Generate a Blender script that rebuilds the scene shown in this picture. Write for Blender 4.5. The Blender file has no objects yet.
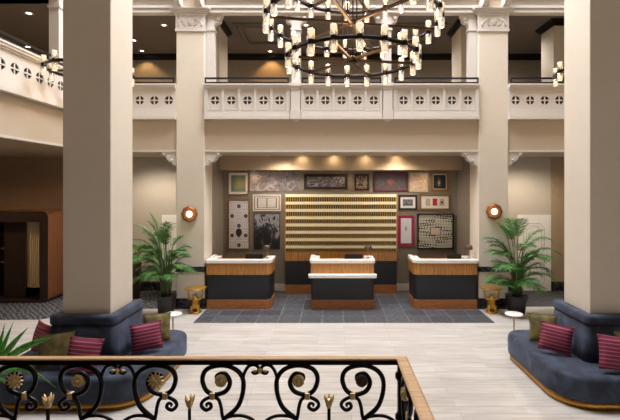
import bpy, bmesh, math, random
from mathutils import Vector, Matrix
random.seed(7)
PI = math.pi
S = bpy.context.scene
COL = S.collection
F, VX, HY, H = 430.0, 331.0, 188.0, 2.8      # focal length in px, vanishing point, eye height above the lobby floor

def at(px, py, Y):
    return Vector(((px - VX) * Y / F, Y, H + (HY - py) * Y / F))
def ax(px, Y): return (px - VX) * Y / F
def az(py, Y): return H + (HY - py) * Y / F

# ------------------------------------------------------------------ materials
def lin(c):
    return tuple(((v / 255) / 12.92 if v / 255 <= .04045 else ((v / 255 + .055) / 1.055) ** 2.4) for v in c) + (1,)
class NT:
    def __init__(s, name):
        s.m = bpy.data.materials.new(name); s.m.use_nodes = True
        s.t = s.m.node_tree; s.b = s.t.nodes['Principled BSDF']
    def n(s, typ, **kw):
        o = s.t.nodes.new(typ)
        for k, v in kw.items():
            if k in o.inputs.keys(): o.inputs[k].default_value = v
            else: setattr(o, k, v)
        return o
    def l(s, a, b): s.t.links.new(a, b)
    def math(s, op, a, b=None):
        o = s.t.nodes.new('ShaderNodeMath'); o.operation = op
        for i, v in enumerate((a, b)):
            if v is None: continue
            if isinstance(v, (int, float)): o.inputs[i].default_value = v
            else: s.l(v, o.inputs[i])
        return o.outputs[0]
    def coord(s, scale=(1, 1, 1), kind='Object', rot=(0, 0, 0), loc=(0, 0, 0)):
        tc = s.t.nodes.new('ShaderNodeTexCoord'); mp = s.t.nodes.new('ShaderNodeMapping')
        mp.inputs['Scale'].default_value = scale; mp.inputs['Rotation'].default_value = rot; mp.inputs['Location'].default_value = loc
        s.l(tc.outputs[kind], mp.inputs['Vector']); return mp.outputs[0]
    def ramp(s, fac, stops, interp='LINEAR'):
        r = s.t.nodes.new('ShaderNodeValToRGB'); r.color_ramp.interpolation = interp
        e = r.color_ramp.elements
        while len(e) < len(stops): e.new(.5)
        for i, (p, c) in enumerate(stops): e[i].position = p; e[i].color = lin(c)
        s.l(fac, r.inputs[0]); return r.outputs[0]
    def mix(s, fac, a, b, blend='MIX'):
        o = s.t.nodes.new('ShaderNodeMix'); o.data_type = 'RGBA'; o.blend_type = blend
        for inp, v in ((o.inputs[0], fac), (o.inputs[6], a), (o.inputs[7], b)):
            if isinstance(v, (int, float)): inp.default_value = v
            elif isinstance(v, tuple): inp.default_value = lin(v)
            else: s.l(v, inp)
        return o.outputs[2]
    def bump(s, h, strength=.2, dist=.01):
        o = s.t.nodes.new('ShaderNodeBump'); o.inputs['Strength'].default_value = strength; o.inputs['Distance'].default_value = dist
        s.l(h, o.inputs['Height']); s.l(o.outputs[0], s.b.inputs['Normal'])
    def set(s, color=None, rough=.5, metal=0, spec=None):
        if color is not None:
            if isinstance(color, tuple): s.b.inputs['Base Color'].default_value = lin(color)
            else: s.l(color, s.b.inputs['Base Color'])
        s.b.inputs['Roughness'].default_value = rough; s.b.inputs['Metallic'].default_value = metal
        if spec is not None: s.b.inputs['Specular IOR Level'].default_value = spec
        return s.m
def plain(name, c, rough=.6, metal=0, var=.08, scale=6, bump=0, spec=None):
    t = NT(name); v = t.coord((scale,) * 3)
    nz = t.n('ShaderNodeTexNoise', Detail=4.0); t.l(v, nz.inputs['Vector'])
    lo = tuple(max(0, x * (1 - var)) for x in c); hi = tuple(min(255, x * (1 + var)) for x in c)
    if bump: t.bump(nz.outputs[0], bump)
    return t.set(t.ramp(nz.outputs[0], [(.3, lo), (.7, hi)]), rough, metal, spec)
def glow(name, c, strength):
    t = NT(name); t.set(c, .5); t.b.inputs['Emission Color'].default_value = lin(c); t.b.inputs['Emission Strength'].default_value = strength
    return t.m
def wood(name, a, b, scale=(30, 30, 2), rough=.4):
    t = NT(name); v = t.coord(scale)
    nz = t.n('ShaderNodeTexNoise', Scale=1.0, Detail=5.0, Roughness=.6); t.l(v, nz.inputs['Vector'])
    wv = t.n('ShaderNodeTexNoise', Scale=4.0, Detail=3.0); t.l(v, wv.inputs['Vector'])
    f = t.math('ADD', t.math('MULTIPLY', nz.outputs[0], .7), t.math('MULTIPLY', wv.outputs[0], .3))
    t.bump(f, .05)
    return t.set(t.ramp(f, [(.35, a), (.65, b)]), rough)

M = {}
M['cream'] = plain('cream_paint', (214, 204, 189), .7, var=.006, scale=1.5)
M['column'] = plain('column_paint', (217, 207, 191), .65, var=.006, scale=1.5)
M['fascia'] = plain('fascia_paint', (190, 175, 154), .7, var=.006, scale=1.5)
M['white'] = plain('white_plaster', (208, 202, 194), .6, var=.006, scale=4)
M['taupe'] = plain('taupe_wall_paint', (134, 125, 111), .75, var=.03, scale=2)
M['door_white'] = plain('white_door_paint', (244, 242, 238), .5, var=.01)
M['grey_wall'] = plain('warm_grey_wall_paint', (190, 182, 170), .7, var=.006, scale=1.5)
M['tan_wall'] = plain('tan_wall_paint', (168, 146, 118), .75, var=.02, scale=1.5)
M['brown_wall'] = plain('brown_wall_paint', (150, 126, 100), .75, var=.03, scale=1.5)
M['gal_ceil'] = plain('dark_brown_ceiling_paint', (112, 104, 98), .8, var=.04, scale=2)
M['gal_wall'] = plain('gallery_wall_paint', (156, 147, 136), .75, var=.03, scale=2)
M['gal_col'] = plain('gallery_column_paint', (226, 216, 200), .7, var=.02, scale=2)
M['black_trim'] = plain('black_trim_paint', (22, 20, 20), .4, var=.1)
M['dark_metal'] = plain('dark_bronze_metal', (44, 38, 36), .35, .85, var=.12, scale=14)
M['bronze_brown'] = plain('brown_bronze', (82, 60, 44), .4, .6, var=.15, scale=14)
M['iron'] = plain('black_wrought_iron', (24, 24, 26), .32, .7, var=.2, scale=20, bump=.08)
M['gold'] = plain('antique_gold', (244, 200, 142), .36, .35, var=.16, scale=30, bump=.15)
M['gold_bright'] = plain('polished_gold', (214, 164, 66), .28, .75, var=.12, scale=14)
M['old_bronze'] = plain('tarnished_bronze', (96, 84, 70), .45, .8, var=.2, scale=40, bump=.2)
M['brass'] = plain('brushed_brass', (196, 146, 70), .35, .95, var=.08, scale=9)
M['copper'] = plain('aged_copper', (150, 98, 62), .38, .85, var=.18, scale=18)
M['rail_wood'] = wood('oiled_oak_handrail', (158, 122, 82), (198, 160, 116), (3, 40, 40), .35)
M['walnut'] = wood('walnut_veneer', (146, 90, 48), (182, 122, 70), (3, 12, 30), .35)
M['oak'] = wood('golden_oak_veneer', (156, 102, 48), (202, 148, 80), (26, 26, 2), .35)
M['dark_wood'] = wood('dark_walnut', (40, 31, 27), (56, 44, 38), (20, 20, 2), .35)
M['portal_side'] = wood('orange_walnut', (112, 68, 42), (142, 90, 58), (20, 20, 2), .35)
M['black_panel'] = plain('black_leather_panel', (30, 32, 38), .42, var=.2, scale=18, bump=.05)
M['marble_white'] = plain('white_marble', (238, 234, 228), .25, var=.02, scale=3)
M['cream_slat'] = plain('cream_slats', (206, 188, 152), .6, var=.03)
M['soil'] = plain('dark_soil', (46, 36, 28), .9, var=.3, scale=30, bump=.4)
M['pot'] = plain('black_planter', (34, 33, 34), .5, var=.1)
M['brown_pot'] = plain('brown_planter', (70, 48, 36), .5, var=.15)
M['stem'] = plain('palm_stem', (74, 88, 42), .6, var=.2, scale=20)
def leafm(name, a, b):
    t = NT(name); v = t.coord((7, 7, 7)); nz = t.n('ShaderNodeTexNoise', Detail=3.0); t.l(v, nz.inputs['Vector'])
    t.b.inputs['Transmission Weight'].default_value = 0
    return t.set(t.ramp(nz.outputs[0], [(.3, a), (.7, b)]), .4)
M['leaf'] = leafm('palm_leaf', (36, 88, 34), (104, 164, 74))
M['leaf_bright'] = leafm('bright_palm_leaf', (38, 128, 34), (116, 196, 78))
M['black_plastic'] = plain('black_plastic', (16, 17, 19), .35, var=.1)
def marble_black():
    t = NT('black_veined_marble'); v = t.coord((5, 5, 5))
    nz = t.n('ShaderNodeTexNoise', Scale=1.3, Detail=8.0, Distortion=1.6); t.l(v, nz.inputs['Vector'])
    return t.set(t.ramp(nz.outputs[0], [(.46, (20, 20, 23)), (.5, (92, 92, 98)), (.54, (24, 24, 27))]), .2)
M['marble_black'] = marble_black()
def velvet(name, c):
    t = NT(name); v = t.coord((1, 1, 1))
    nz = t.n('ShaderNodeTexNoise', Scale=5.0, Detail=5.0, Distortion=.6); t.l(v, nz.inputs['Vector'])
    fz = t.n('ShaderNodeTexNoise', Scale=90.0, Detail=2.0); t.l(v, fz.inputs['Vector'])
    t.bump(fz.outputs[0], .12, .004)
    t.b.inputs['Sheen Weight'].default_value = .5; t.b.inputs['Sheen Roughness'].default_value = .4
    t.b.inputs['Sheen Tint'].default_value = lin((150, 165, 195))
    return t.set(t.ramp(nz.outputs[0], [(.3, tuple(x * .6 for x in c)), (.5, c), (.72, tuple(min(255, x * 1.45) for x in c))]), .8)
M['velvet'] = velvet('slate_blue_velvet', (43, 51, 67))
M['olive'] = velvet('olive_velvet', (104, 92, 46))
def striped(name, base, line, f=34):
    t = NT(name); v = t.coord((1, 1, 1))
    sp = t.n('ShaderNodeSeparateXYZ'); t.l(v, sp.inputs[0])
    w = t.math('SINE', t.math('MULTIPLY', sp.outputs[2], f * 2 * PI / 2))
    nz = t.n('ShaderNodeTexNoise', Scale=40.0); t.l(v, nz.inputs['Vector'])
    fac = t.math('ADD', w, t.math('MULTIPLY', nz.outputs[0], .25))
    return t.set(t.ramp(fac, [(.8, base), (1.0, line)]), .75)
M['burgundy'] = striped('burgundy_striped_fabric', (112, 30, 58), (176, 100, 118), 42)
M['pink'] = striped('pink_striped_fabric', (164, 66, 100), (206, 136, 152), 42)
def floor_wood():
    t = NT('pale_greige_floor_planks'); v = t.coord((1, 1, 1))
    b = t.n('ShaderNodeTexBrick', offset=.37, offset_frequency=2, squash=1.0)
    b.inputs['Color1'].default_value = lin((207, 203, 198)); b.inputs['Color2'].default_value = lin((190, 184, 177)); b.inputs['Mortar'].default_value = lin((168, 161, 153))
    b.inputs['Scale'].default_value = 1.0; b.inputs['Mortar Size'].default_value = .003; b.inputs['Bias'].default_value = -.2
    b.inputs['Brick Width'].default_value = 1.35; b.inputs['Row Height'].default_value = .17
    t.l(v, b.inputs['Vector'])
    v2 = t.coord((1.2, 14, 1)); nz = t.n('ShaderNodeTexNoise', Scale=1.5, Detail=6.0); t.l(v2, nz.inputs['Vector'])
    g = t.ramp(nz.outputs[0], [(.3, (196, 192, 186)), (.7, (255, 255, 255))])
    return t.set(t.mix(.6, b.outputs[0], g, 'MULTIPLY'), .38)
M['floor'] = floor_wood()
def floor_tile():
    t = NT('charcoal_slate_tiles'); v = t.coord((1, 1, 1))
    b = t.n('ShaderNodeTexBrick', offset=0.0, squash=1.0)
    b.inputs['Color1'].default_value = lin((84, 87, 94)); b.inputs['Color2'].default_value = lin((106, 109, 115)); b.inputs['Mortar'].default_value = lin((178, 178, 180))
    b.inputs['Scale'].default_value = 1.0; b.inputs['Mortar Size'].default_value = .006
    b.inputs['Brick Width'].default_value = .46; b.inputs['Row Height'].default_value = .46
    t.l(v, b.inputs['Vector'])
    v2 = t.coord((5, 22, 1)); nz = t.n('ShaderNodeTexNoise', Scale=2.0, Detail=7.0); t.l(v2, nz.inputs['Vector'])
    g = t.ramp(nz.outputs[0], [(.35, (90, 90, 94)), (.65, (255, 255, 255))])
    return t.set(t.mix(.9, b.outputs[0], g, 'MULTIPLY'), .4)
M['tile'] = floor_tile()
def carpet():
    t = NT('charcoal_patterned_carpet'); v = t.coord((1, 1, 1))
    w = t.n('ShaderNodeTexWave', Scale=4.6, Distortion=6.0, Detail=2.0); w.inputs['Detail Scale'].default_value = 1.2; t.l(v, w.inputs['Vector'])
    w.bands_direction = 'DIAGONAL'
    return t.set(t.ramp(w.outputs[0], [(.3, (44, 44, 49)), (.62, (58, 58, 63)), (.85, (100, 99, 100))]), .95)
M['carpet'] = carpet()
def glass(name):
    t = NT(name); t.t.nodes.remove(t.b)
    g = t.n('ShaderNodeBsdfGlossy', Roughness=.08); tr = t.n('ShaderNodeBsdfTransparent')
    tr.inputs['Color'].default_value = (.93, .92, .9, 1)
    lw = t.n('ShaderNodeLayerWeight', Blend=.25); mx = t.n('ShaderNodeMixShader')
    t.l(lw.outputs['Facing'], mx.inputs[0]); t.l(tr.outputs[0], mx.inputs[1]); t.l(g.outputs[0], mx.inputs[2])
    df = t.n('ShaderNodeBsdfTranslucent'); df.inputs['Color'].default_value = (.9, .86, .8, 1)
    d2 = t.n('ShaderNodeMixShader'); d2.inputs[0].default_value = .22; t.l(mx.outputs[0], d2.inputs[1]); t.l(df.outputs[0], d2.inputs[2])
    t.l(d2.outputs[0], t.t.nodes['Material Output'].inputs[0]); return t.m
M['glass'] = glass('clear_lamp_glass')
M['bulb'] = glow('frosted_bulb_glow', (255, 230, 196), 1.5)
M['sconce_glow'] = glow('sconce_glow', (255, 240, 220), 2.5)
M['down_glow'] = glow('downlight_glow', (255, 238, 214), 7)

# picture materials: object-space coordinates of each picture (x across, z up)
def pic(name, fn):
    t = NT(name); tc = t.n('ShaderNodeTexCoord'); sp = t.n('ShaderNodeSeparateXYZ'); t.l(tc.outputs['Generated'], sp.inputs[0])
    col = fn(t, tc.outputs['Generated'], sp.outputs[0], sp.outputs[2]); return t.set(col, .45)
def noise(t, v, sc, det=5, dist=0, scale=(1, 1, 1)):
    mp = t.n('ShaderNodeMapping'); mp.inputs['Scale'].default_value = scale; t.l(v, mp.inputs[0])
    nz = t.n('ShaderNodeTexNoise', Scale=float(sc), Detail=float(det), Distortion=float(dist)); t.l(mp.outputs[0], nz.inputs['Vector']); return nz.outputs[0]
def dist2(t, x, z, cx, cz, sx=1, sz=1):
    a = t.math('MULTIPLY', t.math('SUBTRACT', x, cx), sx); b = t.math('MULTIPLY', t.math('SUBTRACT', z, cz), sz)
    return t.math('SQRT', t.math('ADD', t.math('MULTIPLY', a, a), t.math('MULTIPLY', b, b)))
def p_green(t, v, x, z):
    d = dist2(t, x, z, .55, .5); n = noise(t, v, 3)
    return t.ramp(t.math('ADD', d, t.math('MULTIPLY', n, .3)), [(.12, (186, 168, 104)), (.4, (160, 158, 112)), (.75, (104, 130, 124))])
def p_map(t, v, x, z):
    n = noise(t, v, 4, 6, 1.5, (2.4, 1, 1)); n2 = noise(t, v, 9, 3, .5, (2.4, 1, 1))
    b = t.ramp(t.math('ADD', t.math('MULTIPLY', n, .7), t.math('MULTIPLY', x, -.2)), [(.08, (92, 84, 86)), (.28, (150, 138, 136)), (.45, (208, 196, 190))])
    return t.mix(t.ramp(n2, [(.3, (255, 255, 255)), (.4, (0, 0, 0))]), b, (74, 64, 70))
def p_engrave(t, v, x, z):
    n = noise(t, v, 9, 8, 1.5, (2, 1, 1)); return t.ramp(n, [(.38, (30, 26, 30)), (.54, (104, 96, 102)), (.68, (190, 182, 186))])
def p_figs(t, v, x, z):
    n = noise(t, v, 5, 3, .5); return t.ramp(n, [(.3, (22, 22, 30)), (.48, (80, 40, 34)), (.55, (180, 160, 130)), (.62, (36, 40, 52)), (.72, (60, 90, 110))])
def p_flower(t, v, x, z):
    n = noise(t, v, 7, 5, 0, (1.5, 1, 3)); g = t.ramp(n, [(.3, (44, 38, 42)), (.7, (96, 86, 86))])
    d = dist2(t, x, z, .5, .5, 1.6, 1); f = t.ramp(t.math('ADD', d, t.math('MULTIPLY', noise(t, v, 14), .2)), [(.2, (255, 255, 255)), (.34, (0, 0, 0))])
    return t.mix(f, g, (150, 72, 52))
def p_sketch(t, v, x, z):
    n = noise(t, v, 5, 8, 2.5); return t.ramp(n, [(.44, (206, 184, 160)), (.495, (150, 122, 104)), (.55, (212, 192, 168))])
def p_dark(t, v, x, z):
    d = dist2(t, x, z, .45, .45, 2.2, 1); n = noise(t, v, 5, 5, 1)
    return t.ramp(t.math('ADD', d, t.math('MULTIPLY', n, .5)), [(.3, (176, 168, 156)), (.52, (70, 62, 60)), (.75, (34, 30, 32))])
def p_page(t, v, x, z):
    s = t.math('SINE', t.math('MULTIPLY', z, 90.0)); n = noise(t, v, 6)
    return t.ramp(t.math('ADD', t.math('MULTIPLY', s, .2), n), [(.3, (196, 190, 180)), (.7, (226, 222, 214))])
def p_photo(t, v, x, z):
    n = noise(t, v, 5, 8, .8, (1, 1, .7)); w = t.math('ADD', n, t.math('MULTIPLY', t.math('SUBTRACT', z, .5), .35))
    return t.ramp(w, [(.42, (28, 28, 33)), (.56, (66, 66, 72)), (.68, (176, 176, 180)), (.8, (90, 90, 94))])
def p_fan(t, v, x, z):
    def cell(x0, z0):
        fx = t.math('SUBTRACT', t.math('FRACT', t.math('ADD', t.math('MULTIPLY', t.math('SUBTRACT', x, x0), 1 / .7), .5)), .5)
        fz = t.math('SUBTRACT', t.math('FRACT', t.math('ADD', t.math('MULTIPLY', t.math('SUBTRACT', z, z0), 1 / .41), .5)), .5)
        a = t.math('MULTIPLY', fx, .7 * .44); b = t.math('MULTIPLY', fz, .41)
        return t.math('SQRT', t.math('ADD', t.math('MULTIPLY', a, a), t.math('MULTIPLY', b, b)))
    d = t.math('MINIMUM', cell(.15, .27), cell(.5, .065))
    s = t.math('SINE', t.math('MULTIPLY', d, 130.0))
    base = t.ramp(s, [(0, (196, 192, 196)), (.8, (238, 236, 238))])
    return t.mix(t.ramp(d, [(.036, (255, 255, 255)), (.052, (0, 0, 0))]), base, (84, 78, 80))
def p_block(t, v, x, z):
    n = noise(t, v, 6, 3, 1); return t.ramp(n, [(.4, (52, 54, 60)), (.55, (150, 152, 158)), (.62, (74, 76, 82))])
def p_white(t, v, x, z):
    d = dist2(t, x, z, .5, .6, 3.0, 1.6); n = noise(t, v, 8, 4, .5)
    return t.ramp(t.math('ADD', d, t.math('MULTIPLY', n, .7)), [(.42, (120, 124, 134)), (.62, (224, 226, 232))])
def p_lace(t, v, x, z):
    n = noise(t, v, 5, 2, 0)
    def w(c, f): return t.math('SINE', t.math('MULTIPLY', t.math('SUBTRACT', c, .5), f))
    a = t.math('ABSOLUTE', t.math('ADD', t.math('MULTIPLY', w(x, 38.0), w(z, 30.0)), t.math('MULTIPLY', t.math('SINE', t.math('MULTIPLY', t.math('ADD', t.math('ABSOLUTE', t.math('SUBTRACT', x, .5)), t.math('ABSOLUTE', t.math('SUBTRACT', z, .5))), 44.0)), .6)))
    return t.ramp(t.math('ADD', a, t.math('MULTIPLY', n, .2)), [(.34, (34, 38, 40)), (.5, (214, 212, 196))])
P = {k: pic('picture_' + k, f) for k, f in dict(green=p_green, map=p_map, engraving=p_engrave, figures=p_figs, flower=p_flower, sketch=p_sketch, dark=p_dark, page=p_page, photo=p_photo, fan=p_fan, block=p_block, white=p_white, lace=p_lace).items()}
M['mat_white'] = plain('white_picture_mat', (226, 222, 214), .8, var=.02)
M['mat_magenta'] = plain('magenta_picture_mat', (168, 40, 92), .8, var=.05)
M['mat_red'] = plain('dusty_red_picture_mat', (112, 58, 64), .8, var=.05)
M['mat_black'] = plain('black_picture_mat', (26, 24, 27), .8, var=.05)
M['frame_gold'] = plain('gold_picture_frame', (150, 108, 58), .4, .5, var=.12, scale=20)
M['frame_black'] = plain('black_picture_frame', (28, 25, 26), .4, var=.1)
M['frame_maroon'] = plain('maroon_picture_frame', (58, 26, 32), .4, var=.1)
M['red_paper'] = plain('red_paper', (178, 36, 48), .8, var=.05)
M['tan_paper'] = plain('tan_paper', (190, 170, 140), .8, var=.12, scale=40)
M['pink_paper'] = plain('pale_pink_paper', (222, 200, 188), .8, var=.06, scale=40)
M['rack_gold'] = plain('satin_brass', (252, 242, 210), .4, .1, var=.03, scale=5)
M['rack_slat'] = plain('dull_brass', (182, 148, 84), .45, .3, var=.05, scale=5)
M['rack_back'] = plain('dark_olive_backing', (24, 19, 13), .7, var=.1)

# ------------------------------------------------------------------ mesh builder
class MB:
    def __init__(s): s.v, s.f, s.mi, s.sm = [], [], [], []
    def face(s, idx, m=0, smooth=False): s.f.append(tuple(idx)); s.mi.append(m); s.sm.append(smooth)
    def box(s, x0, x1, y0, y1, z0, z1, m=0):
        x0, x1 = sorted((x0, x1)); y0, y1 = sorted((y0, y1)); z0, z1 = sorted((z0, z1))
        b = len(s.v)
        s.v += [Vector(p) for p in ((x0, y0, z0), (x1, y0, z0), (x1, y1, z0), (x0, y1, z0), (x0, y0, z1), (x1, y0, z1), (x1, y1, z1), (x0, y1, z1))]
        for q in ((0, 3, 2, 1), (4, 5, 6, 7), (0, 1, 5, 4), (1, 2, 6, 5), (2, 3, 7, 6), (3, 0, 4, 7)): s.face([b + i for i in q], m)
        return s
    def loft(s, loops, m=0, smooth=True, cap=(True, True), closed=True, ring=False):
        b = len(s.v); n = len(loops[0])
        for lp in loops: s.v += [Vector(p) for p in lp]
        k = len(loops)
        for i in range(k if ring else k - 1):
            for j in range(n if closed else n - 1):
                a0 = b + i * n; a1 = b + ((i + 1) % k) * n; j1 = (j + 1) % n
                s.face((a0 + j, a0 + j1, a1 + j1, a1 + j), m, smooth)
        if not ring and closed:
            if cap[0]: s.face([b + j for j in range(n)][::-1], m)
            if cap[1]: s.face([b + (k - 1) * n + j for j in range(n)], m)
        return s
    def tube(s, pts, r, n=8, m=0, closed=False, flat=1.0):
        pts = [Vector(p) for p in pts]; rs = r if isinstance(r, (list, tuple)) else [r] * len(pts)
        L = len(pts); loops = []; up = None
        for i, p in enumerate(pts):
            a = pts[(i - 1) % L] if (closed or i > 0) else p
            c = pts[(i + 1) % L] if (closed or i < L - 1) else p
            t = (c - a).normalized()
            if up is None:
                up = t.orthogonal().normalized()
            up = (up - t * up.dot(t))
            up = up.normalized() if up.length > 1e-6 else t.orthogonal().normalized()
            sd = t.cross(up)
            loops.append([p + up * (math.cos(2 * PI * k / n) * rs[i]) + sd * (math.sin(2 * PI * k / n) * rs[i] * flat) for k in range(n)])
        return s.loft(loops, m, True, ring=closed)
    def lathe(s, prof, c=(0, 0, 0), n=24, m=0, axis='Z', smooth=True):
        c = Vector(c); loops = []
        for r, h in prof:
            lp = []
            for k in range(n):
                a = 2 * PI * k / n; u, w = r * math.cos(a), r * math.sin(a)
                lp.append(c + (Vector((u, w, h)) if axis == 'Z' else Vector((u, -h, w)) if axis == 'Y' else Vector((h, u, w))))
            loops.append(lp)
        return s.loft(loops, m, smooth)
    def prism(s, poly, z0, z1, m=0, plane='XY', smooth=False):
        def P3(p, h): return Vector((p[0], p[1], h)) if plane == 'XY' else Vector((p[0], h, p[1])) if plane == 'XZ' else Vector((h, p[0], p[1]))
        return s.loft([[P3(p, z0) for p in poly], [P3(p, z1) for p in poly]], m, smooth)
    def ball(s, c, r, m=0, sc=(1, 1, 1), n=12, k=8):
        c = Vector(c); loops = []
        for i in range(1, k):
            a = PI * i / k - PI / 2
            loops.append([c + Vector((r * sc[0] * math.cos(a) * math.cos(2 * PI * j / n), r * sc[1] * math.cos(a) * math.sin(2 * PI * j / n), r * sc[2] * math.sin(a))) for j in range(n)])
        return s.loft(loops, m)
    def build(s, name, mats, parent=None, bevel=0, seg=2, solid=0, tri=False):
        if not isinstance(mats, (list, tuple)): mats = [mats]
        off = Vector((0, 0, 0)); p = parent
        while p is not None: off += p.location; p = p.parent
        if parent is None and s.v:
            xs, ys, zs = zip(*[tuple(v) for v in s.v])
            off = Vector(((min(xs) + max(xs)) / 2, (min(ys) + max(ys)) / 2, min(zs)))
        me = bpy.data.meshes.new(name); me.from_pydata([tuple(v - off) for v in s.v], [], s.f)
        for mm in mats: me.materials.append(M[mm] if isinstance(mm, str) else mm)
        for pl, mi, sm in zip(me.polygons, s.mi, s.sm): pl.material_index = mi; pl.use_smooth = sm
        if tri:
            b_ = bmesh.new(); b_.from_mesh(me); bmesh.ops.triangulate(b_, faces=[f for f in b_.faces if len(f.verts) > 4]); b_.to_mesh(me); b_.free()
        me.validate(); me.update()
        o = bpy.data.objects.new(name, me); COL.objects.link(o)
        if parent is None: o.location = off
        else: o.parent = parent
        if bevel:
            b = o.modifiers.new('bevel', 'BEVEL'); b.width = bevel; b.segments = seg; b.limit_method = 'ANGLE'
        if solid:
            b = o.modifiers.new('solid', 'SOLIDIFY'); b.thickness = solid
        return o
def tag(o, label, cat=None, group=None, kind=None):
    if label: o['label'] = label
    if cat: o['category'] = cat
    if group: o['group'] = group
    if kind: o['kind'] = kind
    return o
def thing(name, label, cat, loc=(0, 0, 0), group=None, kind=None):
    o = bpy.data.objects.new(name, None); COL.objects.link(o); o.location = loc; o.empty_display_size = .1
    return tag(o, label, cat, group, kind)
def kids(o): return [c for c in bpy.data.objects if c.parent == o]
def copy_tree(o, parent=None):
    c = o.copy(); COL.objects.link(c)
    if parent is not None: c.parent = parent
    for ch in kids(o): copy_tree(ch, c)
    return c
def bx(*a): return MB().box(*a)
def struct(name, mb, mats, label, cat, bevel=0, parent=None):
    o = mb.build(name, mats, parent, bevel)
    return tag(o, label, cat, None, 'structure') if parent is None else o
def rrect(x0, x1, y0, y1, r, n=6):
    """rounded rectangle; r = radii for corners (x1y1, x0y1, x0y0, x1y0)"""
    if not isinstance(r, (list, tuple)): r = [r] * 4
    out = []
    for (cx, cy, a0), rr in zip(((x1, y1, 0), (x0, y1, 90), (x0, y0, 180), (x1, y0, 270)), r):
        px = cx - rr if cx == x1 else cx + rr; py = cy - rr if cy == y1 else cy + rr
        for k in range(n + 1):
            a = math.radians(a0 + 90 * k / n); out.append((px + rr * math.cos(a), py + rr * math.sin(a)))
    return out

# ------------------------------------------------------------------ key dimensions
XC = .25                     # hall axis
YF = 9.95                    # front plane of the far columns
YB = 11.7                    # wall behind the desks
ZS, ZF = 3.637, 4.38         # balcony soffit, gallery floor
ZB = 6.82                    # underside of the upper beam
ZC = 7.3                     # gallery ceiling
ZT = 12.5                     # hall ceiling
CLX = (-3.58, -2.93); CRX = (3.42, 4.10)     # far columns
XL, XR = -5.45, 5.95         # side gallery faces

# ------------------------------------------------------------------ setting
struct('floor', bx(-12, 12.5, -8, 14.6, -.1, 0), 'floor', 'pale greige plank floor of the hotel lobby', 'floor')
struct('floor_tile', bx(-2.86, 3.40, 8.92, YB, 0, .008), 'tile', 'charcoal slate tile floor under the three reception desks', 'floor')
mb = MB(); mb.prism([(-12, 9.02), (-6.2, 9.15), (-5.2, 9.95), (-3.62, 9.98), (-3.62, YB), (-12, YB)], 0, .006)
struct('floor_carpet', mb, 'carpet', 'dark patterned carpet in the left aisle behind the column sofa', 'carpet')
mb = MB(); mb.prism([(4.14, 10.15), (12.5, 10.15), (12.5, YB), (4.14, YB)], 0, .006)
struct('floor_carpet', mb, 'carpet', 'dark patterned carpet in the right aisle behind the palm', 'carpet')

# back wall: aisles and recess
struct('wall_back', bx(-12, -3.5, YB, YB + .2, 0, ZS), 'grey_wall', 'warm grey back wall of the left aisle', 'wall')
struct('wall_back', bx(4.05, 5.98, YB, YB + .2, 0, ZS), 'grey_wall', 'warm grey wall around the white door on the right', 'wall')
struct('wall_back', bx(5.98, 12.5, YB - .03, YB + .2, 0, ZS), 'tan_wall', 'tan wall to the right of the white door', 'wall')
struct('wall_recess', bx(-3.5, 4.05, YB, YB + .2, 0, ZS), 'taupe', 'taupe wall hung with framed pictures behind the desks', 'wall')
mb = bx(-3.0, CLX[1], 10.6, YB, 0, ZS)
struct('wall_recess_left', mb, 'taupe', 'taupe side wall of the reception recess on the left', 'wall')
struct('wall_recess_right', bx(CRX[0], 3.49, 10.6, YB, 0, ZS), 'taupe', 'taupe side wall of the reception recess on the right', 'wall')
# bulkhead over the pictures
struct('trim_bulkhead', bx(CLX[1], CRX[0], 11.2, YB, 3.27, ZS), 'tan_wall', 'tan bulkhead with light scallops above the framed pictures', 'bulkhead')
struct('baseboard_recess', MB().box(CLX[1], -1.25, YB - .02, YB, 0, .2).box(1.78, CRX[0], YB - .02, YB, 0, .2), 'white', 'white baseboard along the taupe picture wall', 'baseboard')
struct('baseboard_left', bx(-6.8, -4.6, YB - .025, YB, 0, .26), 'marble_black', 'black marble baseboard of the left aisle wall', 'baseboard')
struct('baseboard_right', MB().box(4.12, 5.07, YB - .025, YB, 0, .26).box(5.98, 9, YB - .055, YB - .03, 0, .26), 'marble_black', 'black marble baseboard beside the white door', 'baseboard')
struct('wall_left', bx(-12.2, -12, -8, 14.6, 0, ZT), 'brown_wall', 'brown side wall under the left gallery', 'wall')
struct('wall_right', bx(12.5, 12.7, -8, 14.6, 0, ZT), 'brown_wall', 'brown side wall under the right gallery', 'wall')
struct('wall_front', bx(-12, 12.5, -8.2, -8, 0, ZT), 'brown_wall', 'brown wall behind the stair landing', 'wall')
struct('wall_left_brown', bx(-12, -6.72, 11.55, YB, 0, ZS), 'brown_wall', 'brown wall above the wooden booth at left', 'wall')

# gallery slabs (their faces are the cream fascias)
def slab(name, x0, x1, y0, y1, label):
    struct(name, bx(x0, x1, y0, y1, ZS, ZF), 'fascia', label, 'gallery floor')
slab('floor_gallery', CLX[1], CRX[0], 10.0, 14.5, 'cream fascia of the gallery above the reception recess')
slab('floor_gallery', XL, CLX[1], 10.0, 14.5, 'cream gallery fascia between the far left column and the left gallery')
slab('floor_gallery', CRX[0], XR, 10.0, 14.5, 'cream gallery fascia right of the far right column')
slab('floor_gallery_left', -12, XL, 2.0, 14.5, 'cream fascia of the gallery along the left side')
struct('wall_upper', MB().box(-12, -5.9, 10.16, 10.3, ZC + .1, ZT).box(6.4, 12.5, 10.16, 10.3, ZC + .1, ZT), 'cream', 'cream wall above the side gallery ceilings', 'wall')
slab('slab_light_cutoff', -12, 12.5, -8, -.6, 'unseen cream gallery slab added behind the camera to cut off entrance light')  # unseen slab added to keep entrance light off the upper columns
slab('floor_gallery_right', XR, 12.5, 2.0, 14.5, 'cream fascia of the gallery along the right side')
mb = MB()
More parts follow.
